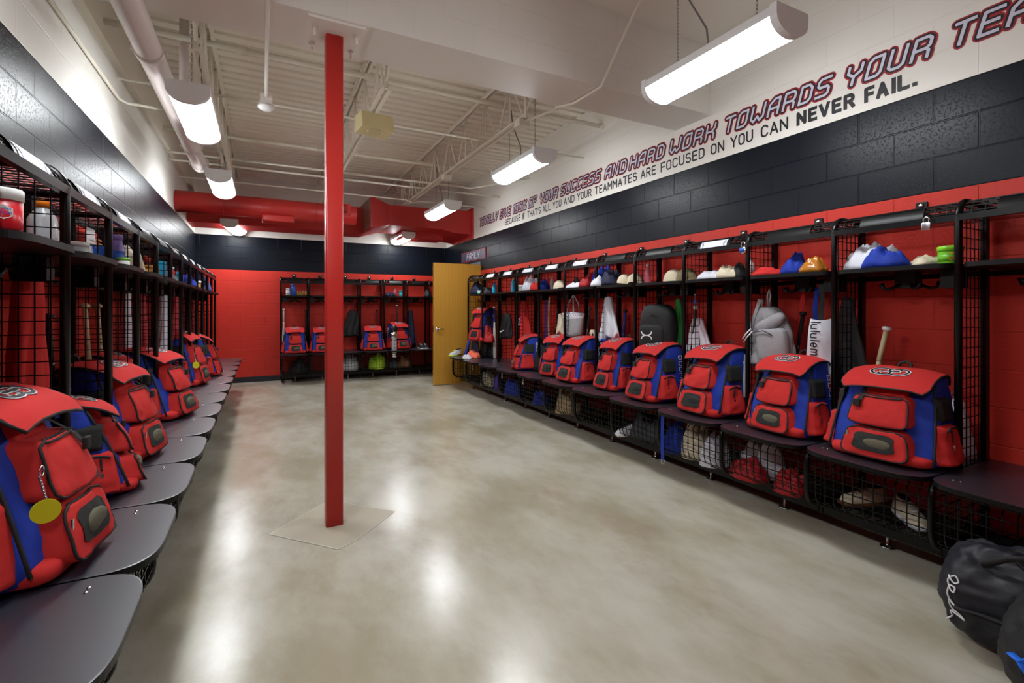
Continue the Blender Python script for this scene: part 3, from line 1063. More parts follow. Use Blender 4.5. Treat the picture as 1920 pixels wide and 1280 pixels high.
def locker_proto(name, w_, s, label, loc, rz, group):
    t = thing(name, label, 'locker', loc, rz, group)
    xe = s * w_ / 2
    h = w_ / 2 - 0.008
    frame_mesh(xe).build('post_frame', M_BLACK, t)
    base_mesh(xe).build('seat_frame', M_BLACK, t)
    side_grid(xe).build('side_mesh', M_BLACK, t)
    base_grid(xe).build('basket_side_mesh', M_BLACK, t)
    # rails
    mb = MB(); mb.box(-h, h, FY - 0.012, FY + 0.014, 1.795, 1.828); mb.build('header_rail', M_BLACK, t)
    mb = MB(); mb.box(-h, h, 0.03, 0.05, 1.86, 1.895); mb.build('wall_rail', M_BLACK, t)
    mb = MB(); mb.box(-h, h, 0.03, 0.05, 1.52, 1.55); mb.build('wall_rail', M_BLACK, t)
    # roof mesh following the bend down to the header rail
    g = MB()

    def path(y0=0.03):
        p = [(y0, TOPZ)]
        for k in range(0, 6):
            a = PI / 2 * k / 5
            p.append((FY - 0.09 + 0.09 * math.sin(a), TOPZ - 0.09 + 0.09 * math.cos(a)))
        return p
    P_ = path()
    nx = int(w_ / 0.05)
    for k in range(1, nx):
        x = -w_ / 2 + w_ * k / nx
        g.wireline([(x, y, z) for y, z in P_], 0.0045)
    yy = 0.05
    while yy < FY - 0.1:
        g.wire((-h, yy, TOPZ + 0.003), (h, yy, TOPZ + 0.003), 0.0045); yy += 0.0325
    for (y, z) in P_[2:]:
        g.wire((-h, y, z + 0.002), (h, y, z + 0.002), 0.0045)
    g.build('roof_mesh', M_BLACK, t)
    # name plate holder
    mb = MB()
    arc = []
    for k in range(6):
        a = math.radians(-6 + 60 * k / 5)
        arc.append((FY - 0.088 + 0.098 * math.cos(a), TOPZ - 0.09 + 0.098 * math.sin(a)))
    vs = []
    q = 0.155 if w_ > 0.5 else 0.13
    for y, z in arc:
        vs += [(-q, y, z), (q, y, z)]
    for y, z in arc[::-1]:
        vs += [(-q, y - 0.006, z - 0.004), (q, y - 0.006, z - 0.004)]
    n = len(vs) // 2
    mb.add(vs, [(2 * i, 2 * i + 1, (2 * i + 3) % (2 * n), (2 * i + 2) % (2 * n)) for i in range(n)], 0, True)
    mb.build('name_plate', M_BLACK2, t)
    # shelf
    mb = MB()
    mb.prism(seat_poly(w_, d=0.425, r=0.08, y0=0.02, gap=0.022), 1.556, 1.58)
    mb.build('shelf', M_BLACK2, t)
    # hook rack below the shelf
    mb = MB()
    mb.box(-0.05, 0.05, 0.12, 0.20, 1.465, 1.556)
    for sx in (-1, 1):
        mb.tube([(sx * 0.03, 0.2, 1.485), (sx * 0.05, 0.23, 1.465), (sx * 0.08, 0.25, 1.460), (sx * 0.10, 0.255, 1.49)], 0.009, 8)
        mb.tube([(sx * 0.05, 0.15, 1.485), (sx * 0.10, 0.15, 1.462), (sx * 0.13, 0.15, 1.467), (sx * 0.14, 0.15, 1.50)], 0.009, 8)
    mb.build('hook_rack', M_BLACK2, t)
    mb = MB(); mb.box(s * (w_ / 2 - 0.10), s * (w_ / 2 - 0.018), 0.20, 0.30, 1.455, 1.55); mb.build('lock_box', M_BLACK2, t)
    # wall bracket
    mb = MB(); mb.rbox(-0.03, 0.03, 0.002, 0.012, 1.90, 1.985); b = mb.build('wall_bracket', M_BLACK, t)
    mb = MB(); mb.sup((0, 0.016, 1.962), (0.013, 0.006, 0.013), 1, 1, 6, 10); mb.build('bolt', M_CHROME, b)
    # seat
    mb = MB()
    sp = seat_poly(w_)
    mb.prism(sp, SEAT_Z - 0.024, SEAT_Z - 0.001, mi=1)
    inner = [(x * (1 - 0.006 / (w_ / 2)), y - (0.003 if y > 0.3 else 0)) for x, y in sp]
    mb.add([(x, y, SEAT_Z) for x, y in inner] + [(x, y, SEAT_Z - 0.001) for x, y in sp],
           [tuple(range(len(sp)))] + [(i, (i + 1) % len(sp), len(sp) + (i + 1) % len(sp), len(sp) + i) for i in range(len(sp))], 0, False)
    seat = mb.build('seat', [M_SEAT, M_BLACK2], t)
    for dx in (0, 0.028):
        mb = MB(); mb.sup((-s * (w_ / 2 - 0.07 - dx), 0.60, SEAT_Z + 0.001), (0.006, 0.006, 0.0025), 1, 1, 5, 10); mb.build('screw', M_CHROME, seat)
    # basket front / bottom
    g = MB()
    bp = [(0.60, SEAT_Z - 0.04), (0.64, SEAT_Z - 0.09), (0.64, 0.27)]
    for k in range(1, 6):
        a = PI / 2 * k / 5
        bp.append((0.64 - 0.10 + 0.10 * math.cos(a), 0.27 - 0.10 * math.sin(a)))
    bp.append((0.05, 0.17))
    for k in range(1, nx):
        x = -w_ / 2 + w_ * k / nx
        g.wireline([(x, y, z) for y, z in bp], 0.0045)
    for z in (0.47, 0.42, 0.37, 0.32, 0.27):
        g.wire((-h, 0.643, z), (h, 0.643, z), 0.0045)
    for (y, z) in bp[4:8]:
        g.wire((-h, y, z), (h, y, z), 0.0045)
    for y in (0.48, 0.41, 0.34, 0.27, 0.2, 0.13):
        g.wire((-h, y, 0.168), (h, y, 0.168), 0.0045)
    g.build('basket_mesh', M_BLACK, t)
    mb = MB(); mb.box(-h, h, 0.46, 0.50, 0.105, 0.15); mb.build('base_rail', M_BLACK, t)
    mb = MB(); mb.box(-h, h, 0.05, 0.08, 0.105, 0.15); mb.build('base_rail', M_BLACK, t)
    mb = MB(); mb.lathe([(0.036, 0.002), (0.036, 0.008), (0.014, 0.014), (0.008, 0.02), (0.008, 0.085), (0.018, 0.085), (0.018, 0.105)], 14, T(0, 0.39, 0)); mb.build('leveling_foot', M_CHROME, t)
    return t


def plate_label(parent, w_):
    """white card on the name plate with a small crest smudge at each end"""
    q = 0.125 if w_ > 0.5 else 0.11
    mb = MB()

    def F(x, a, e=0.0):
        a = math.radians(a)
        return Vector((x, FY - 0.088 + (0.0995 + e) * math.cos(a), TOPZ - 0.09 + (0.0995 + e) * math.sin(a)))
    mb.surf(lambda u, v: F(-q + 2 * q * u, 2 + 42 * v), 2, 5)
    o = mb.build('name_card', M_LABEL, parent)
    mb = MB()
    for sx in (-1, 1):
        mb.ribbon([F(sx * (q - 0.02), 8, .001), F(sx * (q - 0.026), 24, .001), F(sx * (q - 0.016), 36, .001)], (0, 0.7, 0.7), 0.014)
    mb.build('crest', M_LIT, o)
    return o


W1, W2, WB = 0.605, 0.602, 0.46
BAY = {'R': {}, 'L': {}, 'B': {}}
ordn = ['first', 'second', 'third', 'fourth', 'fifth', 'sixth', 'seventh', 'eighth', 'ninth', 'tenth', 'eleventh', 'twelfth', 'thirteenth', 'fourteenth']
y0R, y0L = 1.160, 2.500
# right row: bays k = -2 (near) .. 10 (far, by the door)
protoR = None
for k in range(-2, 11):
    yc = y0R + W1 * (k + 0.5)
    n = 10 - k
    lab = f'black wire locker on the right wall, {ordn[n]} from the oak door'
    if protoR is None:
        protoR = locker_proto('wire_locker', W1, -1, lab, at('R', yc, 0, 0), ROT['R'], 'wire lockers along the lettered wall')
        o = protoR
    else:
        o = dup(protoR); o.location = at('R', yc, 0, 0); o['label'] = lab
    BAY['R'][k] = o
protoL = None
for k in range(-3, 11):
    yc = y0L + W2 * (k + 0.5)
    n = 10 - k
    lab = f'black wire locker on the left wall, {ordn[n]} from the back corner'
    if protoL is None:
        protoL = locker_proto('wire_locker', W2, 1, lab, at('L', yc, 0, 0), ROT['L'], 'wire lockers along the left wall')
        o = protoL
    else:
        o = dup(protoL); o.location = at('L', yc, 0, 0); o['label'] = lab
    BAY['L'][k] = o
protoB = None
x0B = 0.281
for k in range(7):
    xc = x0B + WB * (k + 0.5)
    lab = f'narrow black wire locker on the back wall, {ordn[k]} from its left end'
    if protoB is None:
        protoB = locker_proto('wire_locker', WB, 1, lab, at('B', xc, 0, 0), ROT['B'], 'narrow wire lockers on the back wall')
        o = protoB
    else:
        o = dup(protoB); o.location = at('B', xc, 0, 0); o['label'] = lab
    BAY['B'][k] = o
# the closing frame at the far end of each row
for o, w_, s in ((BAY['R'][10], W1, 1), (BAY['L'][10], W2, -1), (BAY['B'][6], WB, -1)):
    x = s * w_ / 2
    if o is BAY['B'][6]:
        continue
    frame_mesh(x).build('end_frame', M_BLACK, o)
    base_mesh(x).build('end_seat_frame', M_BLACK, o)
    side_grid(x).build('end_mesh', M_BLACK, o)
    base_grid(x).build('end_basket_mesh', M_BLACK, o)
for side, ks in (('R', (2, 5, 6, 7, 8, 9)), ('L', (-2, -1, 0, 1, 5, 6, 7))):
    pl = None
    for k in ks:
        if pl is None:
            pl = plate_label(BAY[side][k], W1)
        else:
            c = pl.copy(); C.objects.link(c); c.parent = BAY[side][k]
            for ch in pl.children:
                d = ch.copy(); C.objects.link(d); d.parent = c


# ------------------------------------------------------------------ soft goods builders
def N3(p, s=1.0, seed=0):
    return noise.noise(Vector(p) * s + Vector((seed * 7.3, seed * 3.9, seed * 1.3)))


BB = {}


def bag_profile(H=0.50):
    def yf(z):      # front surface of the body
        t_ = max(0, min(1, z / H))
        return 0.335 - 0.15 * t_ - 0.03 * t_ * t_
    return yf


EMB = [arcp(-.36, 0, .42, .50, 62, 300, 12), arcp(.36, 0, .42, .50, -118, 120, 12),
       [(-.36, .02), (-.05, .02), (-.05, -.42)], [(.36, -.02), (.05, -.02), (.05, .42)],
       arcp(-.18, .30, .24, .2, 180, 0, 6), arcp(.18, -.30, .24, .2, 180, 360, 6)]


def make_bag(w_=0.50, H=0.50, seed=0, letters=0, chain_tag=False, strap=-1, win=M_OLIVE, lean=0.0):
    """equipment backpack standing up: x width, y 0 back .. front, z up"""
    t = thing('team_backpack', '', 'backpack')
    hw = w_ / 2

    def yf(z):
        q = max(0, min(1, z / H))
        return 0.335 - 0.12 * q - 0.055 * q * q

    def halfw(q):
        return hw * (0.90 - 0.04 * q - 0.17 * q * q)

    def wr(p, k=1.0, sd=0):   # soft wrinkles
        return k * (0.010 * N3(p, 9, seed + sd) + 0.005 * N3(p, 24, seed + sd + 2))

    mb = MB()
    nz, na = 22, 44
    vs = []
    for i in range(nz + 1):
        q = i / nz
        z = H * q
        e = abs(2 * q - 1)
        shr = 0.80 if i in (0, nz) else 1 - 0.16 * max(0, (e - 0.82) / 0.18) ** 2
        yc, ry = yf(z) / 2, yf(z) / 2
        for j in range(na):
            a = 2 * PI * j / na
            ca, sa = math.cos(a), math.sin(a)
            x = math.copysign(abs(ca) ** 0.34, ca) * halfw(q) * shr
            y = math.copysign(abs(sa) ** 0.34, sa) * ry * shr + yc
            n_ = wr((x, y, z), 1.1)
            vs.append((x + n_ * ca, y + n_ * sa, max(0.001, z + (0.004 * N3((x, y, z), 12, seed + 3) if i > 1 else 0))))
    fs = [tuple(range(na))[::-1], tuple(nz * na + k for k in range(na))]
    for i in range(nz):
        for j in range(na):
            l = (j + 1) % na
            fs.append((i * na + j, i * na + l, (i + 1) * na + l, (i + 1) * na + j))
    mb.add(vs, fs)
    mb.build('body', M_BLUE, t)

    def panel(cx, z0, z1, wb, wt, th, cr=0.03, sag=0.0, sd=0, edge=0.012):
        """flat-fronted pocket hugging the front of the body; returns mesh fn"""
        def fn(u, v, e=0.0):
            # u across, v up, both -1..1 ; rounded rectangle via corner squeeze
            q = (v + 1) / 2
            ww = wb + (wt - wb) * q
            z = z0 + (z1 - z0) * q
            cs = cr / ((z1 - z0) / 2)
            k = max(0, (abs(v) - (1 - cs)) / cs)
            sx = ww / 2 - cr * (1 - math.sqrt(max(0, 1 - k * k))) * 1.0
            x = cx + u * sx
            dz = -0.006 * (1 - u * u) * sag
            f = 1 - max(0, (max(abs(u), abs(v)) - 0.90) / 0.10) ** 2.2
            y = yf(z) - 0.012 + (th + 0.010 * (1 - u * u) * (1 - v * v)) * f
            y += wr((x, z, 0), 0.9, sd) * f
            return Vector((x, y + e, z + dz))
        return fn

    def skin_panel(name, fn, m, parent=None, pipe=True, n=22):
        b_ = MB()
        b_.surf(lambda u, v: fn(1 - 2 * u, 2 * v - 1), n, n)
        o_ = b_.build(name, m, parent or t)
        if pipe:
            b_ = MB()
            R = 0.93
            pts = [fn(R * math.copysign(min(1, abs(math.cos(a)) * 1.35), math.cos(a)), R * math.copysign(min(1, abs(math.sin(a)) * 1.35), math.sin(a)), 0.001)
                   for a in [2 * PI * k / 40 for k in range(40)]]
            b_.tube(pts, 0.0045, 6, closed=True)
            b_.build('piping', M_TRIM, o_)
        return o_
    # red collar panel below the flap, upper pocket, lower pocket with mesh window
    skin_panel('collar_panel', panel(0, H * .72, H * .93, w_ * .38, w_ * .32, 0.028, 0.02, 0, 3), M_RED, pipe=False)
    fu = panel(0, H * .40, H * .745, w_ * .54, w_ * .46, 0.080, 0.035, 1, 5)
    pu = skin_panel('upper_pocket', fu, M_RED)
    fl_ = panel(0, H * .055, H * .375, w_ * .62, w_ * .50, 0.072, 0.045, 1, 7)
    pl_ = skin_panel('lower_pocket', fl_, M_RED)
    mb = MB()
    mb.surf(lambda u, v: fl_((1 - 2 * u) * (0.66 - 0.06 * math.sin(PI * v)) * math.sqrt(max(0.0, 1 - max(0, abs(2 * v - 1) - 0.55) ** 2 * 3)), (2 * v - 1) * 0.60 + 0.10, 0.0035), 16, 14)
    mb.build('mesh_window', M_MESHB, pl_)
    mb = MB()
    c0 = fl_(-0.15, 0.0, -0.004)
    mb.sup(tuple(c0), (w_ * .13, 0.013, H * .07), 0.9, 0.9, 10, 18, 0, None, 0.35, seed)
    mb.build('glove_inside', win, pl_)
    # zip across the top of the upper pocket
    mb = MB(); mb.tube([fu(u / 5, 0.86, 0.003) for u in range(-4, 5)], 0.0038, 6)
    mb.build('zipper', M_TRIM, pu)
    mb = MB(); c1 = fl_(0.88, 0.55, 0.008)
    mb.box(c1.x - 0.005, c1.x + 0.005, c1.y - 0.002, c1.y + 0.002, c1.z - 0.035, c1.z); mb.build('zipper_pull', M_CHROME, pl_)
    # red bottom band
    mb = MB()
    mb.sup((0, 0.182, 0.036), (hw * 0.84, 0.176, 0.035), 0.5, 0.3, 10, 36, 0, None, 0.03, seed)
    mb.build('bottom_panel', M_RED, t)
    # side pockets: red low, dark mesh high
    for sx in (-1, 1):
        def sf(u, v, e=0.0, sx=sx):      # u: back..front -1..1, v: up
            q = (v + 1) / 2
            z = H * (0.06 + 0.42 * q)
            f = 1 - max(0, (max(abs(u), abs(v)) - 0.86) / 0.14) ** 2
            y = 0.195 + u * (0.098 - 0.03 * q)
            x = halfw(z / H) - 0.014 + (0.052 * (1 - 0.45 * q) + 0.012 * (1 - u * u)) * f + wr((u * .1, z, sx), 1.5, 11) * f
            return Vector((sx * (x + e), y, z))
        b_ = MB(); b_.surf(lambda u, v: sf((2 * u - 1) * (-sx), 2 * v - 1), 16, 18)
        sp_ = b_.build('side_pocket', M_RED, t)
        b_ = MB(); b_.tube([sf(u / 5, 0.90 - 0.25 * abs(u / 5) ** 2, 0.002) for u in range(-4, 5)], 0.005, 6)
        b_.tube([sf(0.35, v / 10, 0.002) for v in range(2, 9)], 0.004, 6)
        b_.build('zipper', M_TRIM, sp_)
        c = sf(0.35, 0.1, 0.006)
        b_ = MB(); b_.box(c.x - 0.002, c.x + 0.002, c.y - 0.006, c.y + 0.006, c.z - 0.03, c.z); b_.build('zipper_pull', M_CHROME, sp_)

        def mf(u, v, e=0.0, sx=sx):
            z = H * (0.50 + 0.26 * (v + 1) / 2)
            f = 1 - max(0, (max(abs(u), abs(v)) - 0.85) / 0.15) ** 2
            return Vector((sx * (halfw(z / H) - 0.012 + 0.026 * f), 0.165 + u * 0.065, z))
        b_ = MB(); b_.surf(lambda u, v: mf((2 * u - 1) * (-sx), 2 * v - 1), 10, 10)
        b_.build('side_mesh_pocket', M_MESHB, t)
        b_ = MB()
        b_.tube([(sx * halfw(z / H) * 0.955, yf(z) * 0.975, z) for z in [H * k / 12 for k in range(1, 12)]], 0.006, 6)
        b_.build('seam', M_TRIM, t)
        b_ = MB()
        b_.tube([(sx * 0.09, 0.0, H * 0.93), (sx * 0.11, -0.04, H * 0.7), (sx * 0.12, -0.045, H * 0.4), (sx * 0.12, -0.005, H * 0.12)], 0.022, 8, flat=0.45)
        b_.build('shoulder_strap', M_TRIM, t)
    # flap
    FW = w_ * 0.35
    path = [(0.004, H - 0.05), (0.0, H - 0.006), (0.045, H + 0.010), (0.12, H + 0.006), (0.19, H - 0.014), (0.245, H - 0.043), (0.285, H - 0.082)]

    def F(u, v, e=0.0):
        i = min(int(u * 6), 5)
        f = u * 6 - i
        a, b = path[i], path[i + 1]
        y = a[0] + (b[0] - a[0]) * f
        z = a[1] + (b[1] - a[1]) * f
        dd = Vector((0, -(b[1] - a[1]), b[0] - a[0])).normalized()
        x = (2 * v - 1)
        k = 1.0 - 0.13 * max(0, (u - 0.86) / 0.14) ** 2 + 0.05 * u
        p = Vector((x * FW * k, y, z - 0.016 * abs(x) ** 3 + 0.007 * N3((x, u, 0), 1.6, seed)))
        return p + dd * e
    mb = MB()
    mb.surf(lambda u, v: F(u, v, 0.0045), 18, 14)
    mb.surf(lambda u, v: F(u, 1 - v, -0.0035), 18, 14)
    fl = mb.build('flap', M_RED, t)
    mb = MB()
    rim = [F(u / 10, 0.0, 0.0) for u in range(11)] + [F(1, v / 8, 0.0) for v in range(1, 9)] + [F(u / 10, 1.0, 0.0) for u in range(9, -1, -1)]
    mb.tube(rim, 0.0055, 6)
    mb.build('flap_trim', M_TRIM, fl)
    for nm, wd, e, m in (('emblem_outline', 0.019, 0.0068, M_WHITE), ('emblem', 0.0105, 0.0082, M_LBLK)):
        mb = MB()
        for st in EMB:
            pts = []
            for a_, b_ in zip(st[:-1], st[1:]):
                for k in range(3):
                    pts.append((a_[0] + (b_[0] - a_[0]) * k / 3, a_[1] + (b_[1] - a_[1]) * k / 3))
            pts.append(st[-1])
            mb.ribbon([F(0.64 - q * 0.17, 0.5 + p * 0.27, e) for p, q in pts], Vector((0, 0.40, 1)).normalized(), wd)
        mb.build(nm, m, fl)
    # grab handle, hanging strap with its buckle
    mb = MB(); mb.tube([(-0.03, 0.02, H - 0.02), (-0.025, 0.0, H + 0.030), (0, -0.005, H + 0.042), (0.025, 0.0, H + 0.030), (0.03, 0.02, H - 0.02)], 0.008, 8); mb.build('grab_handle', M_TRIM, t)
    x = strap * w_ * 0.17
    mb = MB()
    P1 = [Vector((x, yf(H * .80) + 0.022, H * .80)), fu(x / (w_ * .25), 0.80, 0.010), fu(x / (w_ * .25) * 1.04, 0.30, 0.014)]
    mb.ribbon(P1, (0, 1, 0.2), 0.022, joint=False)
    mb.ribbon([p + Vector((0, -0.002, 0)) for p in P1], (0, 1, 0.2), 0.022, joint=False)
    c = P1[-1]
    mb.rbox(c.x - 0.016, c.x + 0.016, c.y - 0.006, c.y + 0.008, c.z - 0.012, c.z + 0.026, 0.004)
    mb.build('buckle_strap', M_TRIM, t)
    if letters:
        st, ww = strokes('BOOMBAH', G, 0.3)
        mb = MB()
        for poly in st:
            pts = []
            for p, q in poly:
                z = H * 0.80 - p / ww * H * 0.68
                y = 0.062 + letters * 0.034 * (q - 0.5)
                pts.append((letters * (halfw(z / H) + 0.010 + 0.004), y, z))
            mb.ribbon(pts, (letters, 0, 0), 0.0062)
        mb.build('side_lettering', M_WHITE, t)
    if chain_tag:
        ox, oy = 0.178, yf(0.22) + 0.055
        mb = MB(); mb.lathe([(0.032, -0.002), (0.032, 0.002)], 28, T(ox, oy, 0.205) @ RZ(-1.0) @ RX(PI / 2)); mb.sm = [False] * len(mb.f); g_ = mb.build('round_tag', M_YEL, t)
        mb = MB()
        for k in range(7):
            mb.sup((ox, oy - 0.002 * k, 0.242 + 0.009 * k), (0.004, 0.004, 0.005), 1, 1, 5, 8)
        mb.tube([(ox + 0.012 * math.cos(a * PI / 5), oy - 0.008, 0.315 + 0.014 * math.sin(a * PI / 5)) for a in range(10)], 0.0022, 5, closed=True)
        mb.build('tag_chain', M_CHROME, g_)
    return t


def place(o, side, s, out, z, rz=0.0, sc=(1, 1, 1), label=None, group=None, tilt=0.0):
    o.location = at(side, s, out, z)
    o.rotation_euler = (tilt, 0, ROT[side] + rz)
    o.scale = sc
    if label:
        o['label'] = label
    if group:
        o['group'] = group
    return o


GB = 'red and blue equipment backpacks on the locker seats'
bagA = make_bag(0.52, 0.47, 1, letters=-1, strap=1)
bagB = make_bag(0.44, 0.50, 2, letters=-1, strap=1, win=M_MESHB)
bagC = make_bag(0.52, 0.50, 3, letters=1)
bagD = make_bag(0.50, 0.50, 4, letters=0, strap=1)
bagT = make_bag(0.52, 0.52, 5, letters=1, chain_tag=True)
used = set()


def bag(src, *a, **k):
    if src.name in used:
        src = dup(src)
    else:
        used.add(src.name)
    return place(src, *a, **k)


def RB(k, f=0.5):
    return y0R + W1 * (k + f)


def LB(k, f=0.5):
    return y0L + W2 * (k + f)


def BX(k, f=0.5):
    return x0B + WB * (k + f)


Z = SEAT_Z + 0.001
bag(bagA, 'R', RB(0, .46), 0.25, Z, 0.06, (1.08, 1.05, 1.0), 'widest red and blue backpack on the right seats, nearest the viewer with a bat behind', GB)
bag(bagA, 'R', RB(1, .42), 0.25, Z, -0.06, (0.95, 0.95, 1.04), 'red and blue backpack right of the grey rucksack, under the white tote', GB)
bag(bagB, 'R', RB(2, .47), 0.20, Z, -0.04, (1.12, 1.1, 1.03), 'red and blue backpack with a royal blue side, left of the hanging grey rucksack', GB)
bag(bagB, 'R', RB(3, .52), 0.20, Z, -0.02, (1.02, 1.1, 1.0), 'red and blue backpack below the hanging black rucksack', GB)
bag(bagB, 'R', RB(4, .52), 0.17, Z, 0.05, (0.86, 1.0, 1.0), 'slim red and blue backpack beneath the hanging white jersey', GB)
bag(bagB, 'R', RB(5, .50), 0.20, Z, 0.02, (1.05, 1.05, 0.98), 'red and blue backpack beneath the grey tote with patterned band', GB)
bag(bagB, 'R', RB(6, .50), 0.19, Z, 0.45, (0.78, 1.0, 0.96), 'narrow red backpack with grey leg guards strapped beside it', GB)
bag(bagA, 'R', RB(7, .42), 0.20, Z, -0.35, (0.85, 1.0, 0.96), 'red backpack leaning towards the door below the red jersey', GB, tilt=0)
bag(bagT, 'L', LB(-1, .36), 0.14, Z, -0.12, (1.0, 1.12, 1.08), 'largest backpack at the left, with a plain yellow disc on a chain', GB)
bag(bagC, 'L', LB(0, .42), 0.17, Z, 0.30, (0.86, 1.0, 0.84), 'slumped red backpack on the left seats just behind the one with the yellow disc', GB)
bag(bagC, 'L', LB(1, .42), 0.16, Z, -0.18, (0.95, 1.0, 1.05), 'tall blue sided backpack on the left, behind the two crossed pale bats', GB)
bag(bagC, 'L', LB(3, .35), 0.14, Z, -0.25, (1.0, 1.15, 1.02), 'backpack on the left with a clear view of its flap emblem, mid row', GB)
bag(bagC, 'L', LB(2, .45), 0.06, Z, 0.0, (0.85, 0.8, 1.06), 'backpack mostly hidden behind the mid-row left one, only its red flap showing', GB)
bag(bagT, 'L', LB(6, .15), 0.14, Z, -0.2, (0.9, 1.0, 1.1), 'far left backpack with plain blue top and small yellow tag', GB)
bag(bagD, 'L', LB(7, .35), 0.20, Z, 0.15, (0.95, 1.05, 1.0), 'last backpack of the left row, nearest the back corner', GB)
bag(bagD, 'B', BX(0, .46), 0.30, Z, 0.05, (0.84, 0.9, 0.92), 'backpack in the leftmost locker of the back wall', GB)
bag(bagD, 'B', BX(1, .50), 0.30, Z, -0.05, (0.84, 0.9, 0.90), 'backpack on the back wall half hidden by the red column', GB)
bag(bagD, 'B', BX(3, .50), 0.30, Z, -0.1, (0.86, 0.9, 0.92), 'backpack on the back wall right of the black drawstring bag', GB)
bag(bagC, 'B', BX(4, .50), 0.28, Z, 0.25, (0.86, 0.9, 1.05), 'open backpack on the back wall behind the silver and black leg guard', GB)
bag(bagD, 'B', BX(6, .60), 0.28, Z, 0.0, (0.7, 0.85, 0.95), 'backpack on the back wall almost hidden by the oak door', GB)


# ------------------------------------------------------------------ small things
def ray_at(side, px, out, py=None):
    """the place along a wall (and height) that a direction of view meets, at a given distance from that wall"""
    u = (px - 960) / 908.0
    c, s_ = math.cos(YAW), math.sin(YAW)
    dx, dy = s_ + u * c, c - s_ * u
    if side == 'R':
        d = (XR - out) / dx; s = d * dy
    elif side == 'L':
        d = (XL + out) / dx; s = d * dy
    else:
        d = (YB - out) / dy; s = d * dx
    z = None if py is None else 1.35 + (577 - py) / 908.0 * d
    return s, z, d


SH = 1.581


def garment(name, label, cat, side, s, out, z, w_, d_, h_, m, seed=0, rz=0.0, group=None):
    """a crumpled heap of cloth"""
    mb = MB()
    nr, na = 24, 56
    vs = [(0, 0, h_ * 0.9)]
    for i in range(1, nr + 1):
        r = i / nr
        for j in range(na):
            a = 2 * PI * j / na
            edge = 1 + 0.22 * noise.noise(Vector((math.cos(a) * 1.4, math.sin(a) * 1.4, seed * 5.1)))
            x, y = math.cos(a) * r * edge * w_ / 2, math.sin(a) * r * edge * d_ / 2
            p = Vector((x * 11, y * 11, seed * 3.7))
            rid = abs(noise.noise(p)) * 1.2 + 0.5 * abs(noise.noise(p * 2.3)) + 0.35 * abs(noise.noise(p * 4.7))
            z_ = h_ * ((1 - r ** 3) ** 0.7) * (0.62 + 0.7 * rid) + (0.004 if i == nr else 0.006)
            vs.append((x, y, max(0.001, z_ if i < nr else 0.001)))
    fs = [(0, 1 + j, 1 + (j + 1) % na) for j in range(na)]
    for i in range(nr - 1):
        for j in range(na):
            l = (j + 1) % na
            fs.append((1 + i * na + j, 1 + (i + 1) * na + j, 1 + (i + 1) * na + l, 1 + i * na + l))
    fs.append(tuple(1 + (nr - 1) * na + j for j in range(na))[::-1])
    mb.add(vs, fs)
    o = mb.build(name, m)
    o.location = at(side, s, out, z)
    o.rotation_euler = (0, 0, ROT[side] + rz)
    return tag(o, label, cat, group)


def hanging(name, label, cat, side, s, out, ztop, wt, wb, h_, th, m, seed=0, folds=5, rz=0.0, group=None, hem=0.03, belly=0.0, pw=0.85):
    """cloth gathered at a hook, closed body with folds"""
    mb = MB()
    nz, na = 30, 64
    vs = []
    for i in range(nz + 1):
        q = i / nz
        ww = (wt + (wb - wt) * min(1, q * 1.12) ** pw) / 2 + belly * math.sin(PI * q)
        tt = th / 2 * (0.6 + 0.4 * q) + belly * 0.5 * math.sin(PI * q)
        if i in (0, nz):
            tt *= 0.5
        if i == 0:
            ww *= 0.7
        sway = 0.10 * wb * math.sin(q * 2.6 + seed)
        for j in range(na):
            a = 2 * PI * j / na
            ca, sa = math.cos(a), math.sin(a)
            fold = abs(math.sin(folds * 0.5 * a + seed * 1.3 + 0.9 * math.sin(3 * q + seed))) ** 0.7
            f = 1 - 0.62 * min(1, q * 2.5) * (1 - fold) + 0.25 * N3((ca * 1.3, sa * 1.3, q * 2.2), 1.6, seed)
            x = ca * ww * (0.90 + 0.16 * f)
            y = sa * tt * f
            lat = 1 + 0.22 * N3((0.5 + ca, q * 2.4, 0), 1.7, seed + 9) * q
            z_ = -h_ * q * (1 + 0.0) + (hem * math.sin(2 * a + seed) + 0.7 * hem * math.sin(5 * a + 2 * seed) + 0.9 * hem * ca * math.sin(seed * 2.1)) * q ** 3
            vs.append((x * lat + sway * q, y, z_))
    fs = [tuple(range(na)), tuple(nz * na + k for k in range(na))[::-1]]
    for i in range(nz):
        for j in range(na):
            l = (j + 1) % na
            fs.append((i * na + j, (i + 1) * na + j, (i + 1) * na + l, i * na + l))
    mb.add(vs, fs)
    o = mb.build(name, m)
    if label is None:
        return o
    o.location = at(side, s, out, ztop)
    o.rotation_euler = (0, 0, ROT[side] + rz)
    return tag(o, label, cat, group)


def vessel(name, label, cat, side, s, out, z, prof, m, cap=None, capm=None, lab=None, labm=None, group=None, seg=20, lay=False):
    t = thing(name, label, cat, at(side, s, out, z), ROT[side], group)
    mb = MB(); mb.lathe(prof, seg); mb.build('body', m, t)
    if cap:
        mb = MB(); mb.lathe(cap, seg); mb.build('cap', capm, t)
    if lab:
        mb = MB(); mb.lathe(lab, seg); mb.build('label_band', labm, t)
    return t


def bottle(label, side, s, r, h, m, capm, labm=None, name='bottle', out=0.22, z=SH, group=None, neck=0.4):
    return vessel(name, label, name.replace('_', ' ') if name == 'bottle' else 'bottle', side, s, out, z,
                  [(r * .9, 0.0), (r, r * .2), (r, h * .62), (r * .8, h * .72), (r * neck, h * .82), (r * neck, h * .86)], m,
                  [(r * neck * 1.15, h * .86), (r * neck * 1.15, h * .98), (r * neck, h)], capm,
                  [(r * 1.01, h * .18), (r * 1.01, h * .52)] if labm else None, labm, group)


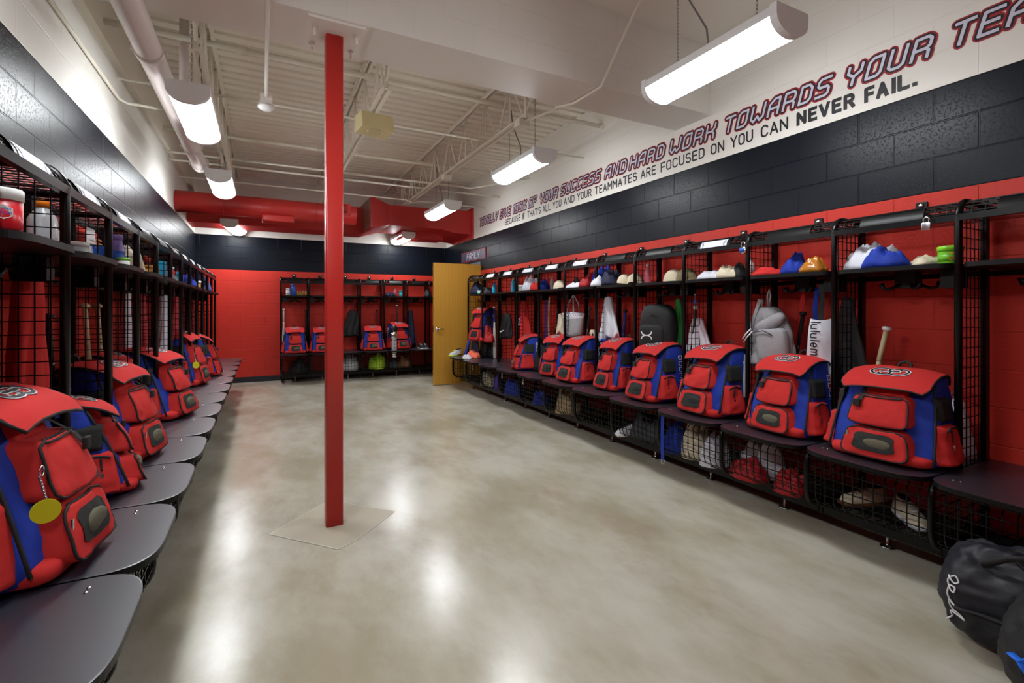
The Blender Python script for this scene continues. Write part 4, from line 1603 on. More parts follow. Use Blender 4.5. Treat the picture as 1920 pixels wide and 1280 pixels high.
def tub(label, side, s, r, h, m, capm, labm=None, name='tub', out=0.22, z=SH, group=None):
    return vessel(name, label, name, side, s, out, z, [(r * .92, 0.0), (r, r * .15), (r, h * .72)], m,
                  [(r * 1.06, h * .72), (r * 1.06, h * .97), (r * .98, h)], capm,
                  [(r * 1.01, h * .15), (r * 1.01, h * .60)] if labm else None, labm, group)


def bat(label, side, s, out, z, L_, m, gripm, knobm, lx=0.0, ly=0.0, knob_up=True, group='bats leaning in the lockers', r=0.028):
    """bat: barrel end on the seat, knob up, leaning lx along the wall and ly outward (radians)"""
    t = thing('baseball_bat', label, 'bat', at(side, s, out, z), ROT[side], group)
    M = RY(-lx if side == 'R' else lx) @ RX(ly)
    mb = MB(); mb.lathe([(r * .6, 0.0), (r * .95, 0.012), (r, 0.05), (r, L_ * .38), (r * .75, L_ * .52), (0.014, L_ * .66), (0.0125, L_ * .70)], 14, M); mb.build('barrel', m, t)
    mb = MB(); mb.lathe([(0.013, L_ * .70), (0.0145, L_ * .71), (0.0135, L_ * .97)], 12, M); mb.build('grip', gripm, t)
    mb = MB(); mb.lathe([(0.014, L_ * .965), (0.024, L_ * .975), (0.025, L_ * .99), (0.016, L_)], 14, M); mb.build('knob', knobm, t)
    return t


def ballcap(label, side, s, m, brimm, out=0.25, z=SH, rz=0.0, name='baseball_hat'):
    t = thing(name, label, 'hat', at(side, s, out, z), ROT[side] + rz)
    mb = MB()
    mb.surf(lambda u, v: Vector((0.085 * math.cos(2 * PI * u) * math.cos(v * PI / 2) ** .8, 0.095 * math.sin(2 * PI * u) * math.cos(v * PI / 2) ** .8, 0.11 * math.sin(v * PI / 2) + 0.001 + 0.004 * N3((u * 4, v * 3, 0), 1)))if v < 1 else Vector((0, 0, 0.111)), 24, 10, wrapu=True)
    mb.build('crown', m, t)
    mb = MB()
    for e, fl in ((0.0, 1), (0.004, 0)):
        mb.surf(lambda u, v: Vector(((0.075 - 0.02 * v) * (2 * (u if fl else 1 - u) - 1), 0.085 - 0.03 * (2 * u - 1) ** 2 + 0.075 * v * math.sqrt(max(0, 1 - (2 * u - 1) ** 2 * .8)), 0.014 + e - 0.010 * (2 * u - 1) ** 2)), 12, 6)
    mb.build('brim', brimm, t)
    return t


def shoe(label, loc, rz, m, solem, group=None, L_=0.28):
    t = thing('shoe', label, 'shoe', loc, rz, group)
    def outline(k):
        q = k
        return 0.036 + 0.014 * math.sin(PI * min(1, q * 1.05)) + 0.008 * (q > .6) * math.sin((q - .6) / .4 * PI)
    mb = MB()
    n = 16
    poly = [(outline(k / n), L_ * (k / n - .5)) for k in range(n + 1)] + [(-outline(k / n), L_ * (k / n - .5)) for k in range(n, -1, -1)]
    mb.prism(poly, 0.0, 0.024, smooth=True)
    mb.build('sole', solem, t)
    mb = MB()
    nz = 10
    vs = []
    hts = [0.085, 0.092, 0.088, 0.082, 0.074, 0.064, 0.054, 0.046, 0.042, 0.038, 0.02]
    for i in range(11):
        q = i / 10
        w_ = outline(q) * (0.96 if i < 10 else .5)
        h_ = hts[i]
        y = L_ * (q * 0.97 - .485)
        for j in range(12):
            a = PI * j / 11
            vs.append((w_ * math.cos(a) * (1 - .25 * math.sin(a) * (i < 5)), y, 0.022 + h_ * math.sin(a) ** .8))
    fs = []
    for i in range(10):
        for j in range(11):
            fs.append((i * 12 + j, i * 12 + j + 1, (i + 1) * 12 + j + 1, (i + 1) * 12 + j))
    fs.append(tuple(range(12))[::-1]); fs.append(tuple(120 + j for j in range(12)))
    mb.add(vs, fs)
    mb.build('upper', m, t)
    mb = MB(); mb.sup((0, -L_ * .28, 0.103), (0.024, 0.05, 0.010), .8, .8, 6, 14); mb.build('opening', M_BLK, t)
    mb = MB()
    for k in range(4):
        y = -0.01 + 0.022 * k
        z = 0.022 + 0.08 - 0.008 * k
        mb.tube([(-0.022, y, z - 0.008), (0, y + 0.004, z + 0.001), (0.022, y, z - 0.008)], 0.0028, 5)
    mb.build('laces', solem, t)
    return t


RS = lambda px, out=0.25: ray_at('R', px, out)[0]
LS = lambda px, out=0.25: ray_at('L', px, out)[0]

# ---- right shelf, from the viewer to the door
garment('grey_trousers', 'pale grey baseball trousers crumpled on the right shelf behind the blue shirt', 'trousers', 'R', RS(1640, .2), .2, SH, .36, .26, .14, M_WCLOTH, 1)
garment('blue_shirt', 'royal blue shirt heaped in front of pale trousers, beside the green tub', 'shirt', 'R', RS(1660, .32), .32, SH, .26, .15, .105, M_BLUE, 2)
garment('cream_cloth', 'flat cream cloth between the blue shirt and the green tub', 'cloth', 'R', RS(1740, .25), .25, SH, .16, .2, .045, M_CREAM, 3)
tub('green lidded plastic tub at the end of a right shelf, near the viewer', 'R', RS(1782, .26), .052, .098, M_GREENP, mat('lime lid', rgb(140, 220, 40), .35), M_GREENP, out=.26)
eco = [o_ for o_ in bpy.data.objects if o_.get('label', '').startswith('green lidded')][0]
mb = MB()
st, ww = strokes('ECO', G2, .28)
for poly in st:
    mb.ribbon([(-.0535 * math.sin((p / ww - .5) * .8), .0535 * math.cos((p / ww - .5) * .8), .022 + q * .018) for p, q in poly], (0, 1, 0), .004, joint=False)
for zz in (.055, .060):
    mb.ribbon([(-.0535 * math.sin(a_), .0535 * math.cos(a_), zz) for a_ in (-.5, -.25, 0, .25, .5)], (0, 1, 0), .0025, joint=False)
lt = mb.build('label_print', M_ORANGE, eco); lt.rotation_euler = (0, 0, .7)
garment('red_shirt', 'red shirt lying flat on the right shelf above the grey rucksack', 'shirt', 'R', RS(1442, .25), .25, SH, .24, .26, .05, M_RED, 4)
garment('blue_shirt', 'blue cloth heap on the right shelf beside the clear amber bag', 'shirt', 'R', RS(1492, .22), .22, SH, .2, .22, .12, M_BLUE, 5)
garment('snack_bag', 'shiny amber bag on the right shelf next to the blue cloth', 'bag', 'R', RS(1524, .33), .33, SH, .17, .12, .085, mat('amber foil bag', rgb(176, 110, 30), .2, bump=.5, scale=25), 6)
bottle('white bottle standing by the divider above the hanging grey rucksack', 'R', RS(1408, .2), .024, .15, M_WPLAS, M_GPLAS, out=.2)
ballcap('camouflage cap on the right shelf beside white socks', 'R', RS(1288, .25), mat('camouflage cloth', rgb(120, 108, 78), .8, var=.5, scale=120), M_CREAM, rz=-1.2)
garment('white_socks', 'white socks and cloth beside the camouflage cap', 'socks', 'R', RS(1335, .28), .28, SH, .26, .2, .06, M_WCLOTH, 7)
garment('cream_trousers', 'cream cloth piled on the shelf beside the white socks', 'cloth', 'R', RS(1368, .24), .24, SH, .2, .2, .09, M_CREAM, 8)
garment('black_glove', 'small black glove at the divider beside the cream cloth', 'glove', 'R', RS(1388, .22), .22, SH, .1, .14, .1, M_BLK, 9)
bottle('slim pink bottle on the shelf beside the cream hats', 'R', RS(1214, .25), .03, .19, M_PINK, M_WPLAS, out=.25)
ballcap('cream cap lying on the shelf left of the pink bottle', 'R', RS(1196, .22), M_CREAM, M_CREAM, rz=.6)
ballcap('flat cream cap with pale brim on the shelf before the camouflage cap', 'R', RS(1262, .26), M_CREAM, M_WCLOTH, rz=1.9)
ballcap('upturned looking cream hat above the white jersey', 'R', RS(1170, .27), M_CREAM, M_TAN, rz=.2)
garment('blue_jersey', 'tall bright blue heap on the shelf above the white jersey', 'jersey', 'R', RS(1128, .2), .2, SH, .24, .24, .19, M_BLUE, 10)
garment('white_towel', 'white towel tucked under the bright blue heap', 'towel', 'R', RS(1122, .34), .34, SH, .2, .13, .09, M_WCLOTH, 11)
garment('navy_jacket', 'navy jacket bundled on the shelf next to the bright blue heap', 'jacket', 'R', RS(1148, .24), .24, SH, .24, .24, .15, M_NAVY, 12)
garment('red_jersey', 'red heap on the shelf above the patterned tote', 'jersey', 'R', RS(1104, .22), .22, SH, .2, .22, .14, M_REDD, 13)
garment('grey_shirt', 'folded pale shirt on the shelf beside the red heap', 'shirt', 'R', RS(1080, .26), .26, SH, .3, .22, .05, M_WCLOTH, 14)
garment('black_socks', 'black bundle on the shelf behind the folded pale shirt', 'socks', 'R', RS(1083, .14), .14, SH, .16, .12, .11, M_BLK, 15)
garment('blue_socks', 'small blue and red sock heap at the divider above the red jersey', 'socks', 'R', RS(1018, .22), .22, SH, .2, .2, .12, M_BLUE, 16)
bottle('grey spray can on the shelf between sock heap and cream hat', 'R', RS(1035, .2), .025, .17, M_GPLAS, M_GPLAS, out=.2)
ballcap('small cream cap on the shelf two lockers before the patterned tote', 'R', RS(1046, .28), M_CREAM, M_CREAM, rz=1.2)
garment('batting_gloves', 'white batting gloves heaped on the shelf above the red jersey', 'gloves', 'R', RS(997, .22), .22, SH, .3, .24, .17, M_WCLOTH, 17)
garment('red_cloth', 'red cloth in front of the white batting gloves', 'cloth', 'R', RS(1003, .34), .34, SH, .18, .12, .10, M_RED, 18)
tub('clear tub beside the white batting gloves', 'R', RS(976, .3), .05, .09, M_CLEAR, M_WPLAS, out=.3)
bottle('blue spray can alone on the shelf above the drawstring bag', 'R', RS(962, .25), .032, .21, M_AQUA, M_WPLAS, out=.25)
bottle('aqua bottle on the second shelf from the door', 'R', RS(927, .25), .04, .17, M_AQUA, M_BLUEP, out=.25)
garment('dark_bundle', 'dark bundle on the shelf beside the aqua bottle', 'clothes', 'R', RS(913, .25), .25, SH, .26, .24, .10, M_GREYD, 19)
garment('navy_bundle', 'navy bundle on the last shelf by the oak door', 'clothes', 'R', RS(895, .25), .25, SH, .34, .26, .20, M_NAVY, 20)
tub('small mint tub in front of the navy bundle by the door', 'R', RS(899, .36), .035, .05, mat('mint plastic', rgb(120, 220, 190), .4), M_WPLAS, out=.36)

# ---- hanging on the right
# grey rucksack
s0 = RS(1442, .24)
t = thing('grey_rucksack', 'heather grey rucksack hanging open from a hook beside the divider', 'rucksack', at('R', s0, .24, 1.36), ROT['R'] + .1)
o = hanging('body', None, '', 'R', 0, 0, 0, .10, .31, .44, .2, M_GREY, 4, 3, hem=.01, belly=.03, pw=.5); o.parent = t
mb = MB(); mb.sup((-.05, .09, -.28), (.105, .05, .12), .4, .5, 12, 20, 0, RY(.1), .1, 4); mb.build('front_pocket', M_GREY, t)
mb = MB(); mb.tube([(-.10, .145, -.20), (-.04, .15, -.17), (.05, .14, -.19)], .004, 6); mb.build('zipper', M_GREYD, t)
mb = MB(); mb.sup((.02, .06, -.13), (.11, .06, .05), .7, .7, 10, 18, 0, RY(.5), .25, 9); mb.build('open_flap', M_GREY, t)
mb = MB()
for x, y in ((.13, -.03), (.10, .05)):
    mb.ribbon([(x - .06, y, .05), (x, y + .02, -.15), (x + .02, y + .03, -.36)], (0, 1, 0), .024, joint=False)
    mb.ribbon([(x - .06, y - .004, .05), (x, y + .016, -.15), (x + .02, y + .026, -.36)], (0, 1, 0), .024, joint=False)
mb.build('shoulder_strap', M_GREY, t)
mb = MB(); mb.tube([(0, 0, .0), (-.012, 0, .08), (0, 0, .125), (.012, 0, .08), (.01, 0, 0)], .006, 6); mb.build('hang_loop', M_GPLAS, t)
mb = MB(); mb.ribbon([(.15, .05, -.36), (.155, .06, -.55), (.15, .06, -.68)], (0, 1, 0), .022, joint=False); mb.build('loose_strap', M_GPLAS, t)
mb = MB(); mb.tube([(.06, .13, -.16), (.09, .145, -.20), (.13, .12, -.24)], .005, 6); mb.tube([(.05, .13, -.18), (.08, .145, -.22), (.12, .12, -.26)], .005, 6); mb.build('white_cord', M_WHITE, t)
# white tote with black lettering
s0 = RS(1537, .28)
t = thing('white_tote', 'white tote with black lettering running down it, hanging by the divider', 'tote bag', at('R', s0, .27, 1.28), ROT['R'] + .25)
mb = MB()
mb.surf(lambda u, v: Vector(((-.06 - .035 * v) + (.12 + .07 * v) * u, .035 * math.sin(PI * u) + .01 * math.sin(v * 6), -.35 * v - .012 * math.sin(3 * u))), 12, 14)
mb.surf(lambda u, v: Vector(((-.06 - .035 * v) + (.12 + .07 * v) * (1 - u), -.02 * math.sin(PI * u), -.35 * v - .012 * math.sin(3 * u))), 12, 14)
mb.build('bag_body', M_WCLOTH, t)
mb = MB()
st, ww = strokes('lululemon', G2, .26)
for poly in st:
    pts = []
    for p, q in poly:
        v = .06 + .86 * p / ww
        x = .045 - .058 * q + .01 * v
        pts.append((x + .0, .035 * math.sin(PI * min(1, max(0, (x + .06 + .035 * v) / (.12 + .07 * v)))) + .01 * math.sin(v * 6) + .009, -.35 * v))
    mb.ribbon(pts, (0, 1, 0), .0075)
mb.build('lettering', M_LBLK, t)
mb = MB(); mb.ribbon([(-.0, 0, -.01), (-.005, -.01, .12), (0, -.01, .23)], (0, 1, 0), .03, joint=False); mb.ribbon([(-.0, -.003, -.01), (-.005, -.013, .12), (0, -.013, .23)], (0, -1, 0), .03, joint=False)
mb.build('handle', M_BLK, t)


def belt(label, side, s, out, ztop, L_, m, bm=M_CHROME, sway=.02, w_=.032, group=None):
    t = thing('belt', label, 'belt', at(side, s, out, ztop), ROT[side], group)
    mb = MB()
    n = 10
    for y in (0, .004):
        mb.ribbon([(sway * math.sin(k / n * 3), y, -L_ * k / n) for k in range(n + 1)], (0, 1, 0) if y else (0, -1, 0), w_, joint=False)
    mb.build('strap', m, t)
    mb = MB()
    z = -L_
    mb.tube([(-w_ / 2, .002, z), (w_ / 2, .002, z), (w_ / 2, .002, z - .03), (-w_ / 2, .002, z - .03)], .0028, 6, closed=True)
    mb.build('buckle', bm, t)
    return t


belt('blue belt hanging above the white tote', 'R', RS(1534, .16), .16, 1.49, .30, M_BLUE)
belt('red belt hanging against the wall between grey rucksack and white tote', 'R', RS(1508, .10), .10, 1.49, .66, M_RED, sway=.03)
belt('blue belt with buckle hanging below a right seat over the basket', 'R', ray_at('R', 1243, .69)[0], .69, .50, .36, M_BLUE, sway=.005)
belt('white belt hanging beneath the small cream cap', 'R', RS(1030, .2), .2, 1.49, .66, M_CREAM)
belt('blue belt next to the white hanging belt', 'R', RS(1025, .16), .16, 1.49, .72, M_BLUE)
bat('bare wood bat leaning behind the widest right backpack', 'R', 1.71, .17, Z, .72, M_WOODBAT, M_WOODBAT, M_WPLAS, lx=.20, ly=0)
bat('black bat leaning beside the hanging grey rucksack', 'R', RS(1478, .1), .1, Z, .80, M_BATB, M_BLK, M_BLK, lx=.14)
bat('dark bat with white knob leaning left of the plastic carrier bag', 'R', RS(1291, .18), .18, Z, .84, M_BATB, M_GREYD, M_WPLAS, lx=.10)
bat('grey bat leaning left of the hanging black rucksack', 'R', RS(1205, .15), .15, Z, .84, M_BATB, M_GREYD, M_GPLAS, lx=.06)
bat('blue bat leaning between the white jersey and the divider', 'R', RS(1163, .12), .12, Z, .80, M_BATU, M_BATU, M_BLK, lx=.10)
bat('grey bat leaning right of the patterned tote', 'R', RS(1092, .12), .12, Z, .84, M_BATS, M_GREYD, M_GREYD, lx=.18)
bat('black bat leaning left of the patterned tote', 'R', RS(1036, .15), .15, Z, .82, M_BATB, M_BLK, M_BLK, lx=.16)
bat('white and blue bat standing in the second locker from the door', 'R', RS(928, .18), .18, Z, .84, M_WPLAS, M_BATU, M_WPLAS, lx=-.03)
bat('blue bat with white knob leaning out at the door end of the right row', 'R', RS(872, .46), .46, Z, .86, M_BATU, M_BATS, M_WPLAS, lx=0, ly=.30)
# plastic carrier, green bag, charm
hanging('carrier_bag', 'white plastic carrier bag with red print behind the divider mesh', 'bag', 'R', RS(1308, .15), .15, 1.26, .09, .26, .34, .12, mat('thin white plastic', rgb(222, 214, 222), .3, bump=.6, scale=30, var=.12), 3, 7)
hanging('green_bag', 'green bag hanging behind the black rucksack', 'bag', 'R', RS(1272, .14), .14, 1.44, .04, .16, .44, .06, M_GREEN, 6, 4)
t = thing('key_charm', 'small blue round charm hanging from a hook behind divider mesh', 'charm', at('R', RS(1303, .26), .26, 1.40), ROT['R'])
mb = MB(); mb.sup((0, 0, 0), (.016, .008, .02), 1, 1, 8, 12); mb.build('disc', M_BLUEP, t)
mb = MB(); mb.tube([(0, 0, .02), (0, 0, .09)], .002, 5); mb.build('string', M_CHROME, t)
# padlock + charm on the header rail
t = thing('padlock', 'silver and blue dial padlock hanging from a right header rail', 'padlock', at('R', y0R + W1 * 2, .40, 1.80), ROT['R'])
mb = MB(); mb.lathe([(.026, -.009), (.028, 0), (.026, .009)], 20, T(0, .012, -.03) @ RX(PI / 2)); mb.build('body', M_CHROME, t)
mb = MB(); mb.lathe([(.018, -.012), (.018, .001)], 20, T(0, .02, -.03) @ RX(PI / 2)); mb.build('dial', M_BLUEP, t)
mb = MB(); mb.tube([(-.015, .01, -.01), (-.015, .01, .02), (0, .01, .035), (.015, .01, .02), (.015, .01, -.01)], .004, 6); mb.build('shackle', M_CHROME, t)
t = thing('padlock', 'clear silver padlock on the header rail above the green tub', 'padlock', at('R', RS(1742, .38), .40, 1.80), ROT['R'])
mb = MB(); mb.rbox(-.02, .02, 0, .018, -.04, 0); mb.build('body', M_CHROME, t)
mb = MB(); mb.tube([(-.012, .01, -.005), (-.012, .01, .02), (0, .01, .03), (.012, .01, .02), (.012, .01, -.005)], .004, 6); mb.build('shackle', M_CHROME, t)
# black bag behind the white tote
hanging('black_bag', 'flat black bag hanging behind the divider mesh right of the white tote', 'bag', 'R', RS(1590, .16), .16, 1.42, .05, .22, .56, .06, M_BLK, 8, 3)
# black rucksack
s0 = RS(1240, .22)
t = thing('black_rucksack', 'black rucksack with a white emblem hanging above a right seat', 'rucksack', at('R', s0, .24, 1.37), ROT['R'] + .35)
mb = MB(); mb.sup((0, .02, -.22), (.165, .11, .235), .62, .55, 18, 28, 0, None, .05, 2); mb.build('body', M_BLK, t)
mb = MB(); mb.sup((0.02, .11, -.30), (.12, .045, .13), .45, .55, 12, 22, 0, None, .05, 4); mb.build('front_pocket', M_BLK, t)
mb = MB(); mb.tube([(-.03, 0, 0), (-.02, -.02, .08), (0, -.02, .13), (.02, -.02, .08), (.03, 0, 0)], .011, 8, flat=.5); mb.build('grab_handle', M_BLK, t)
mb = MB()
for sg in (1, -1):
    mb.ribbon([(.05 + .05 * math.cos(R_(a)), .163, -.27 + sg * (-.032 + .032 * math.sin(R_(a)))) for a in range(0, 181, 20)], (0, 1, 0), .011)
mb.build('emblem', M_WHITE, t)
mb = MB(); mb.tube([(-.1, .10, -.12), (0, .135, -.08), (.1, .10, -.12)], .004, 6); mb.build('zipper', M_TRIM, t)
# white jersey
t = hanging('white_jersey', 'white jersey with blue hem hanging over a right backpack', 'jersey', 'R', RS(1141, .22), .22, 1.47, .06, .27, .46, .14, M_WCLOTH, 3, 5, hem=.05)
mb = MB(); mb.tube([(-.1, .0, -.44), (-.04, .05, -.48), (.03, .06, -.46), (.09, .03, -.49)], .022, 8, flat=.5); mb.build('blue_hem', M_BLUE, t)
# patterned tote
t = thing('grey_tote', 'grey tote with a white band of red triangles hanging above a right seat', 'tote bag', at('R', RS(1077, .22), .24, 1.30), ROT['R'] + .2)


def tote(u, v, e=0.0):
    a = 2 * PI * u
    ww = .185 - .05 * v
    return Vector((math.cos(a) * ww * 1.0, math.sin(a) * (.045 + .04 * v) * (1 if v < .95 else .8) + e * math.sin(a), -.26 * v - .02 * math.cos(a) ** 2 * (v < .1) - .03 * (1 - math.cos(a) ** 2) * v))


mb = MB(); mb.surf(tote, 36, 14, wrapu=True)
mb.add([tote(k / 36, 1) for k in range(36)], [tuple(range(36))])
mb.build('bag_body', M_GREY, t)
mb = MB(); mb.surf(lambda u, v: tote(u, v * .27) * 1.0 + Vector((0, .003 * math.sin(2 * PI * u), 0)), 36, 4, wrapu=True); b_ = mb.build('band', M_WCLOTH, t)
mb = MB()
for r_ in range(3):
    for k in range(12):
        u = .04 + .42 * (k + .5 * (r_ % 2)) / 12
        c0 = tote(u, .05 + .08 * r_) + Vector((0, .007, 0))
        mb.add([c0 + Vector((-.006, 0, -.006)), c0 + Vector((.006, 0, -.006)), c0 + Vector((0, 0, .007))], [(0, 1, 2)], k % 2, False)
mb.build('triangles', [M_REDD, M_GREYD], b_)
for y in (-.04, .045):
    mb = MB(); mb.tube([(-.06, y, -.02), (-.05, y, .10), (-.01, y * .2, .20), (.03, y, .10), (.05, y, -.02)], .009, 8, flat=.5); mb.build('handle', M_WCLOTH, t)
hanging('tan_pouch', 'tan cloth pouch hanging just left of the patterned tote', 'pouch', 'R', RS(1052, .22), .22, 1.28, .05, .16, .27, .10, M_CREAM, 5, 4)
hanging('tan_glove', 'tan glove hanging right of the patterned tote', 'glove', 'R', RS(1111, .18), .18, 1.10, .05, .13, .18, .08, M_CREAM, 7, 4)
# red jersey
t = hanging('red_jersey', 'red jersey with blue cuff and white number hanging by a divider', 'jersey', 'R', RS(984, .2), .2, 1.49, .06, .30, .66, .12, M_RED, 2, 5, hem=.03)
mb = MB()
mb.ribbon([(.02, .105, -.30), (.02, .11, -.38)], (0, 1, 0), .016)
mb.ribbon([(-.01, .105, -.31), (-.03, .105, -.29), (-.05, .105, -.31), (-.01, .11, -.38), (-.05, .11, -.38)], (0, 1, 0), .014)
mb.build('number', M_WHITE, t)
mb = MB(); mb.tube([(.11, .0, -.26), (.135, .03, -.32), (.14, .02, -.39)], .02, 8, flat=.5); mb.build('blue_cuff', M_BLUE, t)
# drawstring bag with swoosh
def drawbag(label, side, s, out, ztop, w_, h_, swoosh=False, rz=0.0):
    t = thing('drawstring_bag', label, 'bag', at(side, s, out, ztop), ROT[side] + rz)
    o = hanging('body', None, '', side, 0, 0, 0, w_ * .35, w_, h_, .12, M_BLK, 5, 6, hem=.015, belly=.01, pw=.5); o.parent = t
    mb = MB()
    for x in (-.04, .0, .04):
        mb.tube([(x, 0, -.02), (x * .4, 0, .12), (0, 0, .22)], .003, 5)
    mb.build('drawstring', M_BLK, t)
    if swoosh:
        mb = MB()
        top = [(-.075, -.275), (-.05, -.295), (-.01, -.285), (.07, -.245), (-.02, -.268), (-.05, -.272), (-.062, -.262)]
        vs = [(-x, .098, z + .0) for x, z in top][::-1]
        mb.add(vs, [tuple(range(len(vs)))], 0, False)
        mb.build('emblem', M_WHITE, t)
    return t


drawbag('black drawstring bag with a white emblem hanging in a right locker', 'R', RS(950, .24), .24, 1.27, .26, .38, True, .2)
# last locker by the door
t = bag(bagB, 'R', RS(900, .30), .16, .80, .35, (.95, .85, 1.1), 'backpack hanging high in the last right locker by the oak door', GB)
hanging('navy_shorts', 'navy shorts hanging below the last right backpack by the door', 'shorts', 'R', RS(890, .34), .34, .86, .2, .34, .30, .10, M_NAVY, 9, 5)
garment('dark_jacket', 'black and red jacket heaped in the second locker from the door', 'jacket', 'R', RS(914, .2), .2, Z, .36, .26, .38, M_BLK, 21)
garment('red_towel', 'dark red shirt draped on the jacket in the second locker from the door', 'shirt', 'R', RS(917, .3), .30, .80, .26, .16, .14, M_REDD, 22)
p = at('R', ray_at('R', 853, .60)[0], .60, Z)
shoe('neon and white running shoe at the door end of the right seats', p, 2.2, M_WCLOTH, M_NEON)
shoe('second white and brown shoe beside the neon shoe by the door', (p[0] + .10, p[1] + .09, p[2]), 2.5, M_CREAM, M_BROWN)
garment('coral_shorts', 'coral shorts dropped on the last right seat by the door', 'shorts', 'R', RS(889, .42), .42, Z, .32, .22, .09, M_CORAL, 23)
garment('white_sock', 'white socks in front of the coral shorts', 'socks', 'R', ray_at('R', 876, .60)[0], .60, Z, .22, .14, .06, M_WCLOTH, 24)
garment('grey_gear', 'grey protective leg guards bunched beside the narrow red backpack', 'leg guards', 'R', RS(1046, .30), .28, Z, .20, .24, .40, M_GREYD, 25)
garment('grey_bag', 'dark grey bag slumped between two red backpacks below the white belt', 'bag', 'R', RS(1011, .34), .30, Z, .22, .24, .34, M_BLK, 26)
garment('black_pack', 'black bag squashed behind the widest right backpack', 'bag', 'R', y0R + .10, .24, Z, .14, .14, .18, M_GREYD, 27)
garment('white_bag', 'crumpled white plastic by the rear post next to the widest right backpack', 'bag', 'R', y0R + .10, .10, Z, .14, .14, .22, M_WCLOTH, 28)

# ---- things in the right baskets
BZ = .174
def BS(px, out):
    return ray_at('R', px, out)[0]
garment('blue_socks', 'blue socks at the left of the right basket below the blue belt', 'socks', 'R', BS(1268, .50), .50, BZ, .22, .22, .20, M_BLUE, 31)
garment('tan_cloth', 'cream and tan clothes in the basket beside blue socks', 'clothes', 'R', BS(1305, .48), .46, BZ, .26, .24, .24, M_CREAM, 32)
garment('white_shirt', 'white shirt at the right of the basket holding blue socks', 'shirt', 'R', BS(1340, .50), .50, BZ, .22, .24, .20, M_WCLOTH, 33)
garment('red_shirt', 'red clothes at the bottom of the basket beneath the white tote', 'clothes', 'R', BS(1405, .52), .52, BZ, .26, .2, .12, M_REDD, 34)
garment('white_trousers', 'white clothes piled behind the red ones in the basket', 'clothes', 'R', BS(1430, .36), .36, BZ, .36, .24, .24, M_WCLOTH, 35)
garment('red_socks', 'deep red socks at the right end of the same basket', 'socks', 'R', BS(1482, .52), .52, BZ, .22, .2, .13, M_REDD, 36)
p = at('R', BS(1618, .32), .32, BZ); shoe('worn cream cleat lying in the near right basket', p, 1.2, M_CREAM, M_BROWN)
p = at('R', BS(1708, .34), .34, BZ); shoe('second cream cleat in the near right basket, pointing outward', p, 2.4, M_CREAM, M_WCLOTH)
p = at('R', BS(1182, .5), .50, BZ); shoe('white shoe in the basket below the slim backpack', p, 1.3, M_WCLOTH, M_WPLAS)
garment('dark_clothes', 'dark clothes in the basket right of the white shoe', 'clothes', 'R', BS(1215, .42), .40, BZ, .4, .3, .2, M_GREYD, 37)
garment('tan_trousers', 'tan clothes in the basket under the patterned tote locker', 'clothes', 'R', BS(1060, .5), .46, BZ, .36, .28, .24, M_TAN, 38)
garment('blue_shirt', 'bright blue shirt in the basket below the narrow red backpack', 'shirt', 'R', BS(1012, .52), .50, BZ, .24, .2, .16, M_BLUE, 39)
garment('mixed_clothes', 'blue and pale clothes in the basket beneath the red jersey', 'clothes', 'R', BS(962, .5), .48, BZ, .36, .26, .2, M_BLUE, 40)
garment('violet_cloth', 'violet cloth in the basket beneath the drawstring bag', 'cloth', 'R', BS(934, .54), .54, BZ, .12, .12, .24, M_VIOLET, 41)
garment('pale_clothes', 'pale clothes in the basket beside the violet cloth', 'clothes', 'R', BS(918, .46), .46, BZ, .3, .26, .22, M_CREAM, 42)
for i, (px, lab) in enumerate(((886, 'beneath the last right seat'), (941, 'beside the violet cloth'), (980, 'below the red jersey'))):
    t = thing('padlock', 'small silver padlock hanging on the basket ' + lab, 'padlock', at('R', ray_at('R', px, .66)[0], .655, .47), ROT['R'])
    mb = MB(); mb.rbox(-.014, .014, -.006, .006, -.07, -.03); mb.build('body', M_CHROME, t)
    mb = MB(); mb.tube([(-.009, 0, -.03), (-.009, 0, -.005), (0, 0, .004), (.009, 0, -.005), (.009, 0, -.03)], .003, 6); mb.build('shackle', M_CHROME, t)

# ---- left shelf
t = tub('red and white lidded stick on the nearest left shelf', 'L', LS(5, .36), .044, .125, M_REDP, M_WPLAS, out=.36)
mb = MB()
hexa = [(.024 * math.cos(R_(60 * k + 30)), .022 * math.sin(R_(60 * k + 30))) for k in range(6)]
mb.add([(math.sin(x / .0455) * .0455 * 1.0, math.cos(x / .0455) * .0455, .052 + z) for x, z in hexa], [tuple(range(6))], 0, False)
pb = mb.build('label_badge', M_WPLAS, t); pb.rotation_euler = (0, 0, -1.2)
mb = MB()
for txt, zc, hh in (('OLD SPICE', .058, .0055), ('FRESH', .046, .006)):
    st, ww = strokes(txt, G2, .28)
    for poly in st:
        mb.ribbon([(-.0465 * math.sin((p / ww - .5) * .72) * 1.0, .0465 * math.cos((p / ww - .5) * .72), zc + q * hh) for p, q in poly], (0, 1, 0), .0011, joint=False)
fl_t = mb.build('label_print', M_BLUEP, t); fl_t.rotation_euler = (0, 0, -1.2)
bottle('clear ribbed sports bottle with orange cap behind the left mesh', 'L', LS(80, .24), .048, .215, M_CLEAR, M_ORANGE, out=.24, neck=.48)
bottle('white bottle behind the orange capped sports bottle', 'L', LS(103, .16), .03, .18, M_WPLAS, M_WPLAS, out=.16)
t = thing('snack_pouch', 'white stand-up pouch with orange print on the second left shelf', 'pouch', at('L', LS(170, .24), .24, SH), ROT['L'])
mb = MB()
for fl in (0, 1):
    mb.surf(lambda u, v: Vector((.075 * (2 * (u if fl else 1 - u) - 1), (1 if fl == 0 else -1) * .03 * (1 - v ** 1.5) * math.sin(PI * u) ** .5, .19 * v)), 10, 10)
mb.build('pouch', M_WPLAS, t)
mb = MB()
